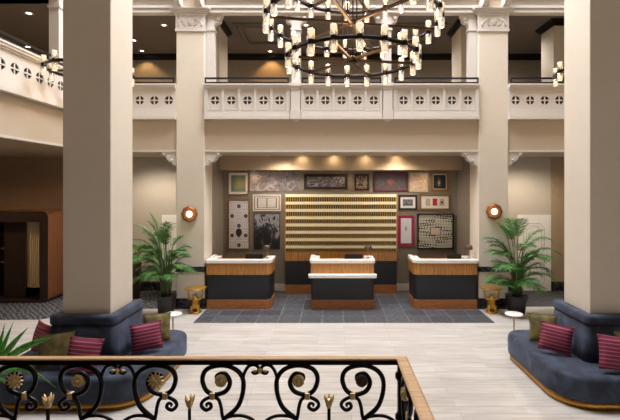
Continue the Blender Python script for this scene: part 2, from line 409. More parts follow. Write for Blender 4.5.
for x0, x1 in ((XL, CLX[0]), (CLX[1], CRX[0]), (CRX[1], XR)): mb.box(x0, x1, 9.975, 10.0, ZS, ZS + .045)
mb.box(XL, XL + .025, 2, 10, ZS, ZS + .045)
struct('trim_1', mb, 'white', 'thin white bead along the bottom of the gallery fascia', 'trim')

struct('ceiling_left', bx(-12, XL - .03, 2, YB - .16, ZS - .02, ZS), 'brown_wall', 'brown soffit under the left side gallery', 'ceiling')
# upper beam and its mouldings
mb = MB(); mb.box(-5.9, 6.4, 10.02, 10.16, ZB + .05, ZT)
mb.box(-5.9, 6.4, 9.99, 10.02, ZB + .06, ZB + .1); mb.box(-5.9, 6.4, 9.97, 10.02, ZB + .16, ZB + .22); mb.box(-5.9, 6.4, 9.93, 10.02, ZB + .36, ZB + .6)
struct('beam', mb, 'white', 'white moulded beam across the top of the far arcade', 'beam')
struct('beam', bx(-5.9, XL, 2, 10, ZB, ZT), 'white', 'white beam over the left gallery columns', 'beam')
struct('beam', bx(XR, 6.4, 2, 10, ZB, ZT), 'white', 'white beam over the right gallery columns', 'beam')
# gallery interior
struct('ceiling_gallery', bx(-12, 12.5, 10.16, 14.6, ZC, ZC + .1), 'gal_ceil', 'dark brown ceiling of the gallery over the reception', 'ceiling')
struct('ceiling_gallery', bx(-12, -5.9, -8, 10.5, ZC, ZC + .1), 'gal_ceil', 'dark brown ceiling of the left gallery', 'ceiling')
struct('ceiling_gallery', bx(6.4, 12.5, -8, 10.5, ZC, ZC + .1), 'gal_ceil', 'dark brown ceiling of the right gallery', 'ceiling')
struct('wall_gallery', bx(-12, 12.5, 14.5, 14.7, ZF, ZC), 'gal_wall', 'taupe back wall of the upper gallery', 'wall')
struct('trim_2', MB().box(-12, 12.5, 14.4, 14.5, ZC - .13, ZC).box(-12, 12.5, 14.45, 14.5, ZC - .19, ZC - .13), 'black_trim', 'black crown moulding along the gallery back wall', 'trim')
# raised ceiling mouldings seen above the left of the gallery
mb = MB()
for (x0, x1, y0, y1) in ((-2.7, -1.3, 11.7, 13.4), (1.8, 3.2, 11.7, 13.4)):
    for d, h in ((0, .05), (.12, .09)):
        mb.box(x0 + d, x1 - d, y0 + d, y0 + d + .08, ZC - h, ZC); mb.box(x0 + d, x1 - d, y1 - d - .08, y1 - d, ZC - h, ZC)
        mb.box(x0 + d, x0 + d + .08, y0 + d + .08, y1 - d - .08, ZC - h, ZC); mb.box(x1 - d - .08, x1 - d, y0 + d + .08, y1 - d - .08, ZC - h, ZC)
struct('trim_3', mb, 'gal_ceil', 'brown coffer mouldings on the gallery ceiling', 'trim')
def gallery_column(x0, x1, y0, y1, label):
    t = thing('column', label, 'column', ((x0 + x1) / 2, (y0 + y1) / 2, ZF), kind='structure')
    bx(x0, x1, y0, y1, ZF, ZC).build('shaft', 'gal_col', t, .01)
    c = MB()
    for k in range(3):
        e = .03 + .04 * k; c.box(x0 - e, x1 + e, y0 - e, y1 + e, ZC - .16 + .053 * k, ZC - .16 + .053 * (k + 1))
    c.build('crown', 'black_trim', t)
gallery_column(-3.62, -2.98, 11.5, 12.4, 'beige gallery column with black crown behind left balustrade bay')
gallery_column(3.48, 4.12, 11.5, 12.4, 'beige gallery column with black crown behind right balustrade bay')
gallery_column(5.96, 6.66, 11.5, 12.2, 'beige gallery column with black crown near the right edge')
# hall ceiling with the skylight opening
SX0, SX1, SY0, SY1 = -2.6, 3.1, 6.3, 9.7
mb = MB().box(-12, SX0, -8, 10.2, ZT, ZT + .15).box(SX1, 12.5, -8, 10.2, ZT, ZT + .15).box(SX0, SX1, -8, SY0, ZT, ZT + .15).box(SX0, SX1, SY1, 10.2, ZT, ZT + .15)
struct('ceiling', mb, 'white', 'white hall ceiling around the skylight', 'ceiling')

# ------------------------------------------------------------------ columns
def near_column(x0, x1, label):
    t = thing('column', label, 'column', ((x0 + x1) / 2, 6.335, 0), kind='structure')
    bx(x0, x1, 6.0, 6.67, 0, ZT).build('shaft', 'column', t, .012)
near_column(-3.745, -3.075, 'tall square taupe column rising from the left blue sofa')
near_column(3.614, 4.284, 'tall square taupe column rising from the right blue sofa')
def far_column(x0, x1, label, rel):
    t = thing('column', label, 'column', ((x0 + x1) / 2, 10.27, 0), kind='structure')
    bx(x0, x1, YF, 10.6, 0, 6.42).build('shaft', 'column', t, .01)
    b = MB(); b.box(x0 - .02, x1 + .02, YF - .025, 10.6, 0, .25); b.build('base', 'marble_black', t)
    b = MB(); b.box(x0 - .012, x1 + .012, YF - .015, 10.6, .86, .98); b.build('dado_band', 'marble_black', t)
    c = MB()
    c.box(x0 - .02, x1 + .02, YF - .03, 10.02, 6.42, 6.47)
    c.box(x0 - .01, x1 + .01, YF - .022, 10.02, 6.47, 6.80)
    for k in range(4): c.box(x0 - .03 - .035 * k, x1 + .03 + .035 * k, YF - .03 - .03 * k, 10.02, 6.80 + .04 * k, 6.84 + .04 * k)
    for k in range(13): c.ball((x0 + .03 + (x1 - x0 - .06) * k / 12, YF - .03, 6.785), .018, n=8, k=6)
    cx = (x0 + x1) / 2                      # relief ornament: scrolls, leaves, oval
    c.ball((cx, YF - .01, 6.63), .1, sc=(.75, .4, 1))
    for sgn in (-1, 1):
        pts = [(cx + sgn * (.1 + .14 * q / 10 + .05 * math.sin(q * .9)), YF - .015, 6.54 + .16 * math.sin(q * .32)) for q in range(11)]
        c.tube(pts, .022, 6)
        for (dx, dz, r) in ((.17, .05, .05), (.25, .13, .045), (.26, -.02, .04), (.12, .13, .035)): c.ball((cx + sgn * dx, YF - .01, 6.62 + dz), r, sc=(1, .5, 1), n=8, k=6)
    c.build('capital', 'white', t)
    k2 = MB()
    for sgn in (-1, 1):
        xx = cx + sgn * .24
        prof = [(9.9, 6.96), (9.72, 6.98), (9.66, 7.06), (9.70, 7.15), (9.8, 7.22), (9.83, 7.35), (9.78, 7.5), (9.86, 7.58), (9.97, 7.6), (9.97, 6.96)]
        k2.prism(prof, xx - .07, xx + .07, plane='YZ')
        k2.prism([(p[0] - .02, p[1]) for p in prof[:-1]] + [(9.97, 6.98)], xx - .025, xx + .025, plane='YZ')
    k2.build('console', 'white', t)
    bx(x0, x1, YF, 10.02, 6.962, ZT - .01).build('upper_shaft', 'fascia', t)
far_column(*CLX, 'square cream column left of the reception with round wall lamp', -1)
far_column(*CRX, 'square cream column right of the reception with round wall lamp', 1)

def corbel(x, sgn, label, yw=.2):
    """white scroll bracket hooking from a column under the fascia; sgn = direction it reaches"""
    prof = [(0, 0), (.36, 0), (.37, -.05), (.33, -.09), (.26, -.11), (.24, -.17), (.19, -.22), (.12, -.24), (.1, -.3), (0, -.32)]
    poly = [(x + sgn * p[0], ZS + p[1]) for p in prof]
    m = MB(); m.prism(poly, 10.0, 10.0 + yw, plane='XZ')
    for (dx, dz, r) in ((.3, -.05, .03), (.12, -.19, .032)): m.lathe([(r, .015), (r * .8, .03), (r * .3, .035)], (x + sgn * dx, 10.0, ZS + dz), 12, axis='Y')
    o = m.build('trim_4', 'white'); tag(o, label, 'bracket', None, 'structure')
corbel(CLX[1], 1, 'white scroll bracket at the left end of the recess opening')
corbel(CRX[0], -1, 'white scroll bracket at the right end of the recess opening')
corbel(CLX[0], -1, 'white scroll bracket left of the far left column')
corbel(CRX[1], 1, 'white scroll bracket right of the far right column')

def slim_column(x, y, w, label, dirs=(-1, 1), ax_='X', z0=ZF):
    t = thing('column', label, 'column', (x, y, z0), kind='structure')
    h = w / 2
    bx(x - h, x + h, y - h, y + h, z0, ZB - .34).build('shaft', 'white', t, .008)
    c = MB(); c.box(x - h - .02, x + h + .02, y - h - .02, y + h + .02, ZB - .34, ZB - .29); c.box(x - h, x + h, y - h, y + h, ZB - .29, ZB + .05)
    for s in dirs:
        prof = [(h, ZB - .2), (h + .04, ZB - .15), (h + .1, ZB - .14), (h + .14, ZB - .1), (h + .15, ZB - .04), (h + .19, ZB + .05), (h, ZB + .05)]
        if ax_ == 'X': c.prism([(x + s * p[0], p[1]) for p in prof], y - h * .8, y + h * .8, plane='XZ')
        else: c.prism([(y + s * p[0], p[1]) for p in prof], x - h * .8, x + h * .8, plane='YZ')
        if ax_ == 'X': c.lathe([(.06, .0), (.05, .02), (.02, .03)], (x + s * (h + .09), y - h * .8, ZB - .05), 12, axis='Y')
    c.build('capital', 'white', t)
    bx(x - h - .025, x + h + .025, y - h - .025, y + h + .025, z0, z0 + .1).build('base', 'white', t, .008)
PX = (296.2, 386.6)
slim_column(ax(PX[0], 10.1), 10.14, .21, 'slim white gallery column left of the chandelier centre')
slim_column(ax(PX[1], 10.1), 10.14, .21, 'slim white gallery column right of the chandelier centre')
slim_column(CLX[1] + .1, 10.16, .19, 'white half column at the left end of the middle gallery', (1,))
slim_column(CRX[0] - .1, 10.16, .19, 'white half column at the right end of the middle gallery', (-1,))
slim_column(-5.65, 8.87, .21, 'slim white column on the left side gallery', (-1, 1), 'Y')

# ------------------------------------------------------------------ balustrades (built along +X from the origin, then placed)
def balustrade(L, npan, pitch, x_start, label, loc, rz=0, strips=True, posts=()):
    t = thing('balustrade', label, 'balustrade', (0, 0, 0), 'gallery balustrades')
    b = MB(); b.box(0, L, -.13, .0, 0, .07); b.box(0, L, -.11, 0, .07, .13); b.box(0, L, -.095, 0, .13, .19)
    b.build('base_rail', 'white', t)
    b = MB(); b.box(0, L, -.09, 0, .70, .735); b.box(0, L, -.12, .01, .735, .78); b.box(0, L, -.14, .02, .78, .815)
    b.build('cap_rail', 'white', t)
    z0, z1 = .19, .70; zc = (z0 + z1) / 2; r = .1
    for i in range(npan):
        xc = x_start + pitch * (i + .5); h = pitch / 2
        p = MB(); n = 24
        for yy0, yy1 in ((-.055, -.03),):
            circ = [(xc + r * math.cos(2 * PI * k / n), zc + r * math.sin(2 * PI * k / n)) for k in range(n)]
            def sq(k):
                a = 2 * PI * k / n; c, s = math.cos(a), math.sin(a); kx = h / max(abs(c), 1e-9); kz = (z1 - z0) / 2 / max(abs(s), 1e-9); q = min(kx, kz)
                return (xc + q * c, zc + q * s)
            # outline through the true corners
            out = [sq(k) for k in range(n)]
            ca = math.atan2((z1 - z0) / 2, h)
            for sgx, sgz, a in ((1, 1, ca), (-1, 1, PI - ca), (-1, -1, PI + ca), (1, -1, 2 * PI - ca)):
                k = round(a / (2 * PI / n)) % n; out[k] = (xc + sgx * h, zc + sgz * (z1 - z0) / 2)
            p.loft([[(x, yy0, z) for x, z in circ], [(x, yy0, z) for x, z in out], [(x, yy1, z) for x, z in out], [(x, yy1, z) for x, z in circ]], 0, False, ring=True)
        if strips:   # recessed border moulding
            e = .035
            for (a0, a1, c0, c1) in ((xc - h + e, xc + h - e, z0 + .03, z0 + .045), (xc - h + e, xc + h - e, z1 - .045, z1 - .03)): p.box(a0, a1, -.065, -.05, c0, c1)
        po = p.build('panel', 'white', t)
        q = MB()
        q.box(xc - r, xc + r, -.05, -.032, zc - .014, zc + .014); q.box(xc - .014, xc + .014, -.05, -.032, zc - r, zc + r)
        q.lathe([(.024, .034), (.024, .052), (.01, .06)], (xc, 0, zc), 12, axis='Y')
        q.build('rosette', 'white', po)
    bx(.01, L - .01, -.012, -.002, .19, .70).build('shade_panel', 'dark_wood', t)  # dark sheet added so the pierced holes read as shaded gallery
    if strips:
        for i in range(npan + 1):
            xc = x_start + pitch * i
            if xc < .03 or xc > L - .03: xc = min(max(xc, .03), L - .03)
            bx(xc - .03, xc + .03, -.09, -.055, .19, .70).build('pilaster', 'white', t)
    for (a, c) in posts:
        if c - a > .02: bx(a, c, -.1, 0, .19, .70).build('end_block', 'white', t)
    rl = MB(); rl.box(.02, L - .02, -.13, -.1, .915, .955); rl.box(.02, L - .02, -.13, -.1, .816, .85)
    rl.build('metal_rail', 'black_trim', t)
    for xx in (.035, L - .035): bx(xx - .015, xx + .015, -.13, -.1, .85, .915).build('rail_post', 'black_trim', t)
    t.location = loc; t.rotation_euler = (0, 0, rz)
    return t
YBAL = 9.99
xl, xa, xb, xr = CLX[1], ax(PX[0], 10.1) , ax(PX[1], 10.1), CRX[0]
g = .13
def mid_bay(x0, x1, label):
    L = x1 - x0; n = 5; pitch = .372; st = (L - n * pitch) / 2
    balustrade(L, n, pitch, st, label, (x0, YBAL, ZF + .003), 0, True, ((0, st - .03), (L - st + .03, L)))
mid_bay(xl + .01, xa - g, 'white pierced balustrade bay between left column and first slim column')
mid_bay(xa + g, xb - g, 'white pierced balustrade bay in the middle under the chandelier')
mid_bay(xb + g, xr - .01, 'white pierced balustrade bay between second slim column and right column')
for i, (xx, lb) in enumerate(((xa, 'white balustrade pedestal under the left slim column'), (xb, 'white balustrade pedestal under the right slim column'))):
    t = thing('pedestal', lb, 'pedestal', (xx, YBAL - .05, ZF), 'balustrade pedestals')
    a = MB(); a.box(xx - .12, xx + .12, 9.85, 10.0, ZF + .003, ZF + .20); a.build('base', 'white', t)
    bx(xx - .105, xx + .105, 9.87, 10.0, ZF + .2, ZF + .7).build('die', 'white', t)
    a = MB(); a.box(xx - .12, xx + .12, 9.85, 10.03, ZF + .7, ZF + .76); a.box(xx - .128, xx + .128, 9.83, 10.03, ZF + .76, ZF + .83); a.build('cap', 'white', t)
    a = MB(); a.prism([(xx - .1, ZF + .003), (xx + .1, ZF + .003), (xx, ZF - .05)], 9.93, 9.999, plane='XZ'); a.build('pendant', 'white', t)
balustrade(1.87, 5, .337, .185, 'plain white pierced balustrade left of the far left column', (XL, YBAL, ZF + .003), 0, False, ((0, .185),))
balustrade(1.85, 5, .337, .0, 'plain white pierced balustrade right of the far right column', (CRX[1], YBAL, ZF + .003), 0, False, ((1.685, 1.85),))
balustrade(3.7, 11, .312, .1, 'plain white pierced balustrade along the left side gallery', (XL + .02, 6.12, ZF + .003), PI / 2, False, ((0, .1), (3.532, 3.7)))

# ------------------------------------------------------------------ reception desks
def desk(x0, x1, label, radii, ledge=False, lab2=''):
    y0, y1 = 9.9, 10.6
    t = thing('reception_desk', label, 'desk', ((x0 + x1) / 2, 10.25, .009), 'reception desks')
    def body(za, zb, e=0, yy=y1):
        m = MB(); m.prism(rrect(x0 + e, x1 - e, y0 + e, yy, radii, 6), za, zb, smooth=False); return m
    body(.009, .225).build('plinth', 'walnut', t, .006)
    body(.225, .80, .012).build('lower_panel', 'black_panel', t)
    body(.80, 1.07, 0).build('upper_band', 'oak', t, .006)
    w = .2
    e = .02
    poly = rrect(x0 - e, x1 + e, y0 - e, y1, [0.001, 0.001, radii[2] + .01, radii[3] + .01], 6)
    # U-shaped top: outer outline then inner cut from the back
    ox = [p for p in poly]
    front = [p for p in ox if p[1] < y1 - .002]
    u = [(x1 - w, y1), (x1 + e, y1)] ; 
    pl = [(x0 - e, y1)] + front + [(x1 + e, y1), (x1 - w, y1), (x1 - w, y0 + .2), (x0 + w, y0 + .2), (x0 + w, y1)]
    m = MB(); m.prism(pl, 1.07, 1.135); m.build('countertop', 'marble_white', t, tri=True)
    # raised marble ends
    m = MB(); m.box(x0 - e + .005, x0 + w * .45, y1 - .3, y1, 1.135, 1.16); m.build('end_ledge', 'marble_white', t, .006)
    if ledge:
        m = MB(); m.prism(rrect(x0 - .04, x1 + .04, y0 - .2, y0 + .0, [.001, .001, .06, .06], 5), .765, .83); m.build('ledge', 'marble_white', t, .012)
    return t
DL = desk(-2.885, -1.38, 'oak and black reception desk on the left with white marble top', [.001, .001, .04, .14])
DM = desk(ax(310.5, 9.9), ax(374.5, 9.9), 'central oak and black reception desk with extra white ledge', [.001, .001, .05, .05], True)
DR = desk(1.91, 3.385, 'oak and black reception desk on the right with white marble top', [.001, .001, .14, .04])
# staff worktops are part of the desks: the monitors stand on them
for D, x0, x1 in ((DL, -2.885, -1.38), (DM, ax(310.5, 9.9), ax(374.5, 9.9)), (DR, 1.91, 3.385)):
    pass
def monitor(x, label, w=.5):
    t = thing('monitor', label, 'monitor', (x, 10.35, 1.07), 'desk monitors')
    bx(x - .1, x + .1, 10.28, 10.42, 1.0715, 1.082).build('base', 'black_plastic', t, .003)
    bx(x - .03, x + .03, 10.35, 10.37, 1.08, 1.12).build('stand', 'black_plastic', t)
    m = MB(); m.prism(rrect(x - w / 2, x + w / 2, 1.09, 1.215, .02, 4), 10.32, 10.35, plane='XZ'); m.build('screen', 'black_plastic', t)
monitor(ax(254, 10.3), 'black monitor back peeping over the left reception desk', .42)
monitor(ax(353.5, 10.3), 'black monitor back peeping over the central reception desk', .42)
monitor(ax(454.5, 10.3), 'black monitor back peeping over the right reception desk', .34)
def desk_lamp(x, y, label):
    t = thing('desk_lamp', label, 'lamp', (x, y, 1.1355), 'small desk lamps')
    MB().lathe([(.05, 1.1355), (.05, 1.148), (.015, 1.16)], (x, y, 0), 16).build('base', 'brass', t)
    MB().tube([(x, y, 1.155), (x, y, 1.37)], .009, 8).build('stem', 'brass', t)
    MB().lathe([(.085, 1.34), (.09, 1.35), (.085, 1.425), (.06, 1.44), (.01, 1.445)], (x, y, 0), 20).build('lamp_shade', 'old_bronze', t)
desk_lamp(-1.52, 10.2, 'small brass lamp on the left reception desk')
desk_lamp(.88, 10.2, 'small brass lamp on the central reception desk')
desk_lamp(3.27, 10.2, 'small brass lamp on the right reception desk')

# ------------------------------------------------------------------ back cabinet with key rack
x0, x1 = ax(285, 11.4), ax(397, 11.4)
t = thing('key_cabinet', 'wide brass key rack cabinet behind the central desk', 'cabinet', ((x0 + x1) / 2, 11.5, .009))
bx(x0, x1, 11.4, YB - .003, .009, .235).build('plinth', 'walnut', t)
bx(x0 + .01, x1 - .01, 11.41, YB - .003, .235, .865).build('lower_panel', 'black_panel', t)
bx(x0, x1, 11.4, YB - .003, .865, 1.09).build('upper_band', 'oak', t)
bx(x0, x1, 11.62, YB - .003, 1.09, 2.62).build('back_panel', 'rack_back', t)
rows = [195.8, 203.2, 210.5, 217.9, 225.1, 232.4, 239.8, 247.0]
f = MB(); f.box(x0 - .02, x0 + .01, 11.44, 11.62, 1.09, 2.64); f.box(x1 - .01, x1 + .02, 11.44, 11.62, 1.09, 2.64); f.build('side_frame', 'oak', t)
for k, y in enumerate(rows):
    zt = az(y - 1.5, 11.45); zb = az(y + 1.4, 11.45); zn = az(y + 5.8, 11.45) if k < 7 else 1.09
    m = MB(); m.box(x0 + .01, x1 - .01, 11.44, 11.62, zb, zt); m.box(x0 + .01, x1 - .01, 11.432, 11.44, zb + .01, zt - .01); m.build('shelf', 'rack_gold', t)
    m = MB(); nn = 49
    for i in range(nn + 1):
        xx = x0 + .02 + (x1 - x0 - .04) * i / nn
        m.box(xx - .0125, xx + .0125, 11.436, 11.47, zn if k < 7 else 1.091, zb - .001)
    m.build('slat_row', 'rack_slat', t)

# ------------------------------------------------------------------ framed pictures
def picture(box, frame, fw, mat, mw, art, label, cat='framed picture', depth=.035, extra=None, liner=None):
    a = at(box[0], box[1], YB); b = at(box[2], box[3], YB); X0, X1, Z1, Z0 = a.x, b.x, a.z, b.z
    t = thing('framed_picture' if frame else 'canvas_picture', label, cat, ((X0 + X1) / 2, YB, Z0), 'pictures on the taupe wall')
    yb = YB - .003; yf = YB - depth
    if frame:
        m = MB(); out = [(X0, Z0), (X1, Z0), (X1, Z1), (X0, Z1)]; inn = [(X0 + fw, Z0 + fw), (X1 - fw, Z0 + fw), (X1 - fw, Z1 - fw), (X0 + fw, Z1 - fw)]
        m.loft([[(x, yb, z) for x, z in out], [(x, yf, z) for x, z in out], [(x, yf, z) for x, z in inn], [(x, yb, z) for x, z in inn]], 0, False, ring=True)
        m.build('frame', frame, t, .003)
    if liner:
        e = fw; l = .012
        m = MB(); out = [(X0 + e, Z0 + e), (X1 - e, Z0 + e), (X1 - e, Z1 - e), (X0 + e, Z1 - e)]; e += l; inn = [(X0 + e, Z0 + e), (X1 - e, Z0 + e), (X1 - e, Z1 - e), (X0 + e, Z1 - e)]
        m.loft([[(x, yb, z) for x, z in out], [(x, yf + .008, z) for x, z in out], [(x, yf + .008, z) for x, z in inn], [(x, yb, z) for x, z in inn]], 0, False, ring=True)
        m.build('liner', liner, t)
    if mat: bx(X0 + fw, X1 - fw, yb - .012, yb, Z0 + fw, Z1 - fw).build('mat', mat, t)
    e = fw + mw; yy = yb - (.016 if mat else .012 if frame else .03)
    if art: bx(X0 + e, X1 - e, yy, yy + .006 if frame else yb, Z0 + e, Z1 - e).build('print', art, t)
    if extra: extra(t, X0, X1, Z0, Z1, yb - .018)
picture((228, 172, 249, 195), 'frame_gold', .025, 'mat_white', .065, P['green'], 'gold framed green abstract picture with white mat, top left corner')
picture((250, 171.5, 299, 191), None, 0, None, 0, P['map'], 'wide frameless brown and grey canvas in the top row', 'picture')
picture((303.5, 173.5, 348, 190), 'frame_gold', .014, 'mat_black', .075, P['engraving'], 'wide grey engraving in a broad black surround above the key rack')
picture((354, 173.5, 369.5, 191), 'frame_gold', .014, 'mat_black', .05, P['figures'], 'small black bordered picture of dark coloured figures above key rack')
picture((373, 172, 407.5, 191.5), 'frame_maroon', .035, 'mat_red', .04, P['flower'], 'wide maroon framed picture with an orange flower at its centre')
picture((409.5, 172.5, 428, 192), 'tan_paper', .015, None, 0, P['sketch'], 'tan paper sketch in a thin pale frame, top right')
picture((431, 172.5, 448, 191), 'frame_gold', .045, 'mat_white', .02, P['dark'], 'gold framed dark photograph at the top right end')
def pages(t, X0, X1, Z0, Z1, y):
    xm = (X0 + X1) / 2
    for a, b in ((X0 + .14, xm - .015), (xm + .015, X1 - .14)): bx(a, b, y, y + .006, Z0 + .1, Z1 - .1).build('page', P['page'], t)
picture((253, 194.5, 281, 211), 'mat_white', .035, 'frame_gold', .0, None, 'white framed picture of two book pages left of the rack', extra=lambda t, X0, X1, Z0, Z1, y: (bx(X0 + .06, X1 - .06, y + .003, y + .007, Z0 + .055, Z1 - .055).build('mat', 'mat_white', t), bx(X0 + .11, X1 - .11, y + .0005, y + .003, Z0 + .085, Z1 - .085).build('inner_border', 'frame_gold', t), pages(t, X0, X1, Z0, Z1, y - .006)))
def emblem(t, X0, X1, Z0, Z1, y):
    cx, cz = (X0 + X1) / 2, Z0 + (Z1 - Z0) * .33
    m = MB(); pts = [(.0, .13), (.06, .1), (.085, .03), (.06, -.06), (0, -.12), (-.06, -.06), (-.085, .03), (-.06, .1)]
    m.prism([(cx + a, cz + b) for a, b in pts], y - .004, y + .006, plane='XZ'); m.build('shield_motif', 'frame_black', t)
picture((228, 199.5, 250, 249.5), 'frame_gold', .035, None, 0, P['fan'], 'tall gold framed white picture of fans with a dark shield', extra=emblem)
picture((254, 213.5, 280, 249), 'frame_black', .012, None, 0, P['photo'], 'tall black and white photograph left of the key rack', depth=.028)
picture((398.5, 195, 417, 210), 'frame_black', .05, 'mat_white', .065, P['block'], 'black framed white matted dark block print right of the rack')
def three(t, X0, X1, Z0, Z1, y):
    w = X1 - X0
    for f, m in ((.27, 'tan_paper'), (.5, 'red_paper'), (.73, 'tan_paper')):
        o = bx(X0 + w * (f - .075), X0 + w * (f + .075), y, y + .006, Z0 + .12, Z1 - .11).build('card', m, t)
        if m == 'red_paper': o['label'] = 'red card'
    MB().lathe([(.03, 0), (.02, .004)], (X0 + w * .73, y, (Z0 + Z1) / 2), 12, axis='Y').build('seal', 'frame_black', t)
picture((419.5, 194.5, 450, 210), 'frame_gold', .045, 'mat_white', 0, None, 'gold framed set of tan and red cards', extra=three)
picture((398, 215.5, 414, 246), 'mat_magenta', .02, 'mat_magenta', .055, P['white'], 'magenta bordered white sheet with a small grey drawing')
def centre(t, X0, X1, Z0, Z1, y):
    cx, cz = (X0 + X1) / 2, (Z0 + Z1) / 2
    bx(cx - .14, cx + .14, y - .003, y + .006, cz - .11, cz + .11).build('card', 'frame_black', t)
    bx(cx - .125, cx + .125, y - .006, y + .003, cz - .095, cz + .095).build('card_face', 'pink_paper', t)
picture((417, 213.5, 453.5, 249), 'frame_black', .035, None, 0, P['lace'], 'large black and white patterned panel with pale centre card', depth=.06, extra=centre)

# ------------------------------------------------------------------ doors in the aisles
def door(n, x0, x1, label):
    t = thing('door_%d' % n, label, 'door', ((x0 + x1) / 2, YB, 0), kind='structure')
    z = 2.0
    m = MB(); m.box(x0 - .07, x0, YB - .03, YB - .001, .007, z + .07); m.box(x1, x1 + .07, YB - .03, YB - .001, .007, z + .07); m.box(x0, x1, YB - .03, YB - .001, z, z + .07)
    m.build('door_frame', 'door_white', t)
    l = bx(x0, x1, YB - .018, YB - .001, .01, z).build('door_leaf', 'door_white', t)
    def oct_(cz, hw, hh, c):
        cx = (x0 + x1) / 2
        return [(cx + a, YB - .02, cz + b) for a, b in ((hw, hh - c), (hw - c, hh), (-hw + c, hh), (-hw, hh - c), (-hw, -hh + c), (-hw + c, -hh), (hw - c, -hh), (hw, -hh + c))]
    m = MB()
    for cz, hh in ((1.42, .42), (.5, .36)):
        for e in (0, .07): m.tube(oct_(cz, .28 - e, hh - e, .12), .011, 6, closed=True)
    m.build('moulding', 'white', l)
door(1, -4.52, -3.76, 'white panelled door behind the left palm')
door(2, 5.13, 5.90, 'white panelled door behind the right palm')

# ------------------------------------------------------------------ sconces
def sconce(x, z, label):
    t = thing('wall_sconce', label, 'wall lamp', (x, YF, z), 'round wall lamps on the columns')
    m = MB(); m.lathe([(.12, .001), (.185, .02), (.19, .05), (.15, .075), (.09, .06), (.085, .03)], (x, YF, z), 8, axis='Y', smooth=False); m.build('backplate', 'copper', t)
    MB().ball((x, YF - .055, z), .075, sc=(1, .6, 1), n=16, k=10).build('bulb', 'sconce_glow', t)
sconce(ax(190, YF), az(214, YF), 'octagonal copper wall lamp on the far left column')
sconce(ax(493.5, YF), az(211.5, YF), 'octagonal copper wall lamp on the far right column')

# ------------------------------------------------------------------ sofas around the near columns
def ring_loft(m, loops_outer, loops_inner, mi=0):
    """profile given as a list of equal-length closed loops, swept as a closed ring"""
    m.loft(loops_outer + loops_inner, mi, True, ring=True)
def sofa(cx, hallside, label):
    t = thing('banquette_sofa', label, 'sofa', (cx, 6.335, 0), 'column sofas')
    ix0, ix1, iy0, iy1 = cx - .345, cx + .345, 5.985, 6.685     # hole for the column
    ox0, ox1, oy0, oy1 = cx - 1.055, cx + 1.055, 5.36, 7.28
    N = 8
    R = [.3, .3, .5, .5]
    def outer(z, e): return [(p[0], p[1], z) for p in rrect(ox0 + e, ox1 - e, oy0 + e, oy1 - e, [max(.05, r - e) for r in R], N)]
    def inner(z, e=0): return [(p[0], p[1], z) for p in rrect(ix0 - e, ix1 + e, iy0 - e, iy1 + e, .02 + e * .5, N)]
    m = MB(); ring_loft(m, [outer(.0, .03), outer(.095, .03)], [inner(.095, .05), inner(0, .05)])
    o = m.build('plinth', 'brass', t)
    m = MB(); ring_loft(m, [outer(.096, .03), outer(.105, .008), outer(.14, 0), outer(.36, 0), outer(.395, .012), outer(.415, .035), outer(.42, .07)], [inner(.42, .1), inner(.096, .1)])
    m.build('seat', 'velvet', t)
    # back: lower panel and bolster
    T = .13
    m = MB(); ring_loft(m, [inner(.422, T + .01), inner(.6, T + .005), inner(.9, T - .02), inner(.915, T - .045)], [inner(.915, .0), inner(.422, 0)])
    bk = m.build('backrest', 'velvet', t)
    s = MB()
    for k in range(-2, 3):
        for yy in (iy0 - T - .006, iy1 + T + .006): s.tube([(cx + k * .17, yy, .43), (cx + k * .17, yy + (.03 if yy < 6 else -.03), .9)], .006, 6)
        for xx in (ix0 - T - .006, ix1 + T + .006): s.tube([(xx, 6.335 + k * .17, .43), (xx + (.03 if xx < cx else -.03), 6.335 + k * .17, .9)], .006, 6)
    s.build('piping', 'velvet', bk)
    m = MB(); ring_loft(m, [inner(.917, T - .045), inner(.925, T - .02), inner(.945, T - .012), inner(1.02, T - .012), inner(1.045, T - .025), inner(1.052, T - .05)], [inner(1.052, .0), inner(.917, 0)])
    m.build('bolster', 'velvet', t)
    return t
sofa(-3.41, 1, 'slate blue velvet banquette wrapped around the left column')
sofa(3.949, -1, 'slate blue velvet banquette wrapped around the right column')

def pillow(name, mat, loc, w, h, th, yaw, lean, roll, label, group='sofa cushions'):
    m = MB(); n = 14; top, bot = [], []
    def P3(u, v, s):
        e = (1 - abs(u) ** 2.6) * (1 - abs(v) ** 2.6); e = max(e, 0) ** .55
        pin = 1 - .07 * (1 - abs(u)) ** 0 * (1 - (u * u)) * (abs(v) ** 3) ; pin2 = 1 - .07 * (1 - v * v) * abs(u) ** 3
        return Vector((u * w / 2 * pin2, s * th / 2 * e, v * h / 2 * pin))
    for s in (-1, 1):
        b = len(m.v)
        for i in range(n + 1):
            for j in range(n + 1): m.v.append(P3(-1 + 2 * i / n, -1 + 2 * j / n, s))
        for i in range(n):
            for j in range(n):
                q = [b + i * (n + 1) + j, b + (i + 1) * (n + 1) + j, b + (i + 1) * (n + 1) + j + 1, b + i * (n + 1) + j + 1]
                m.face(q if s < 0 else q[::-1], 0, True)
    edge = [P3(u, v, 0) for u, v in [(-1 + 2 * k / n, -1) for k in range(n)] + [(1, -1 + 2 * k / n) for k in range(n)] + [(1 - 2 * k / n, 1) for k in range(n)] + [(-1, 1 - 2 * k / n) for k in range(n)]]
    off = None
    t = thing(name, label, 'cushion', (0, 0, 0), group)
    m.build('cover', mat, t)
    MB().tube(edge, .008, 6, closed=True).build('piping', mat, t)
    t.location = loc; t.rotation_euler = (math.radians(lean), math.radians(roll), math.radians(yaw))
    return t
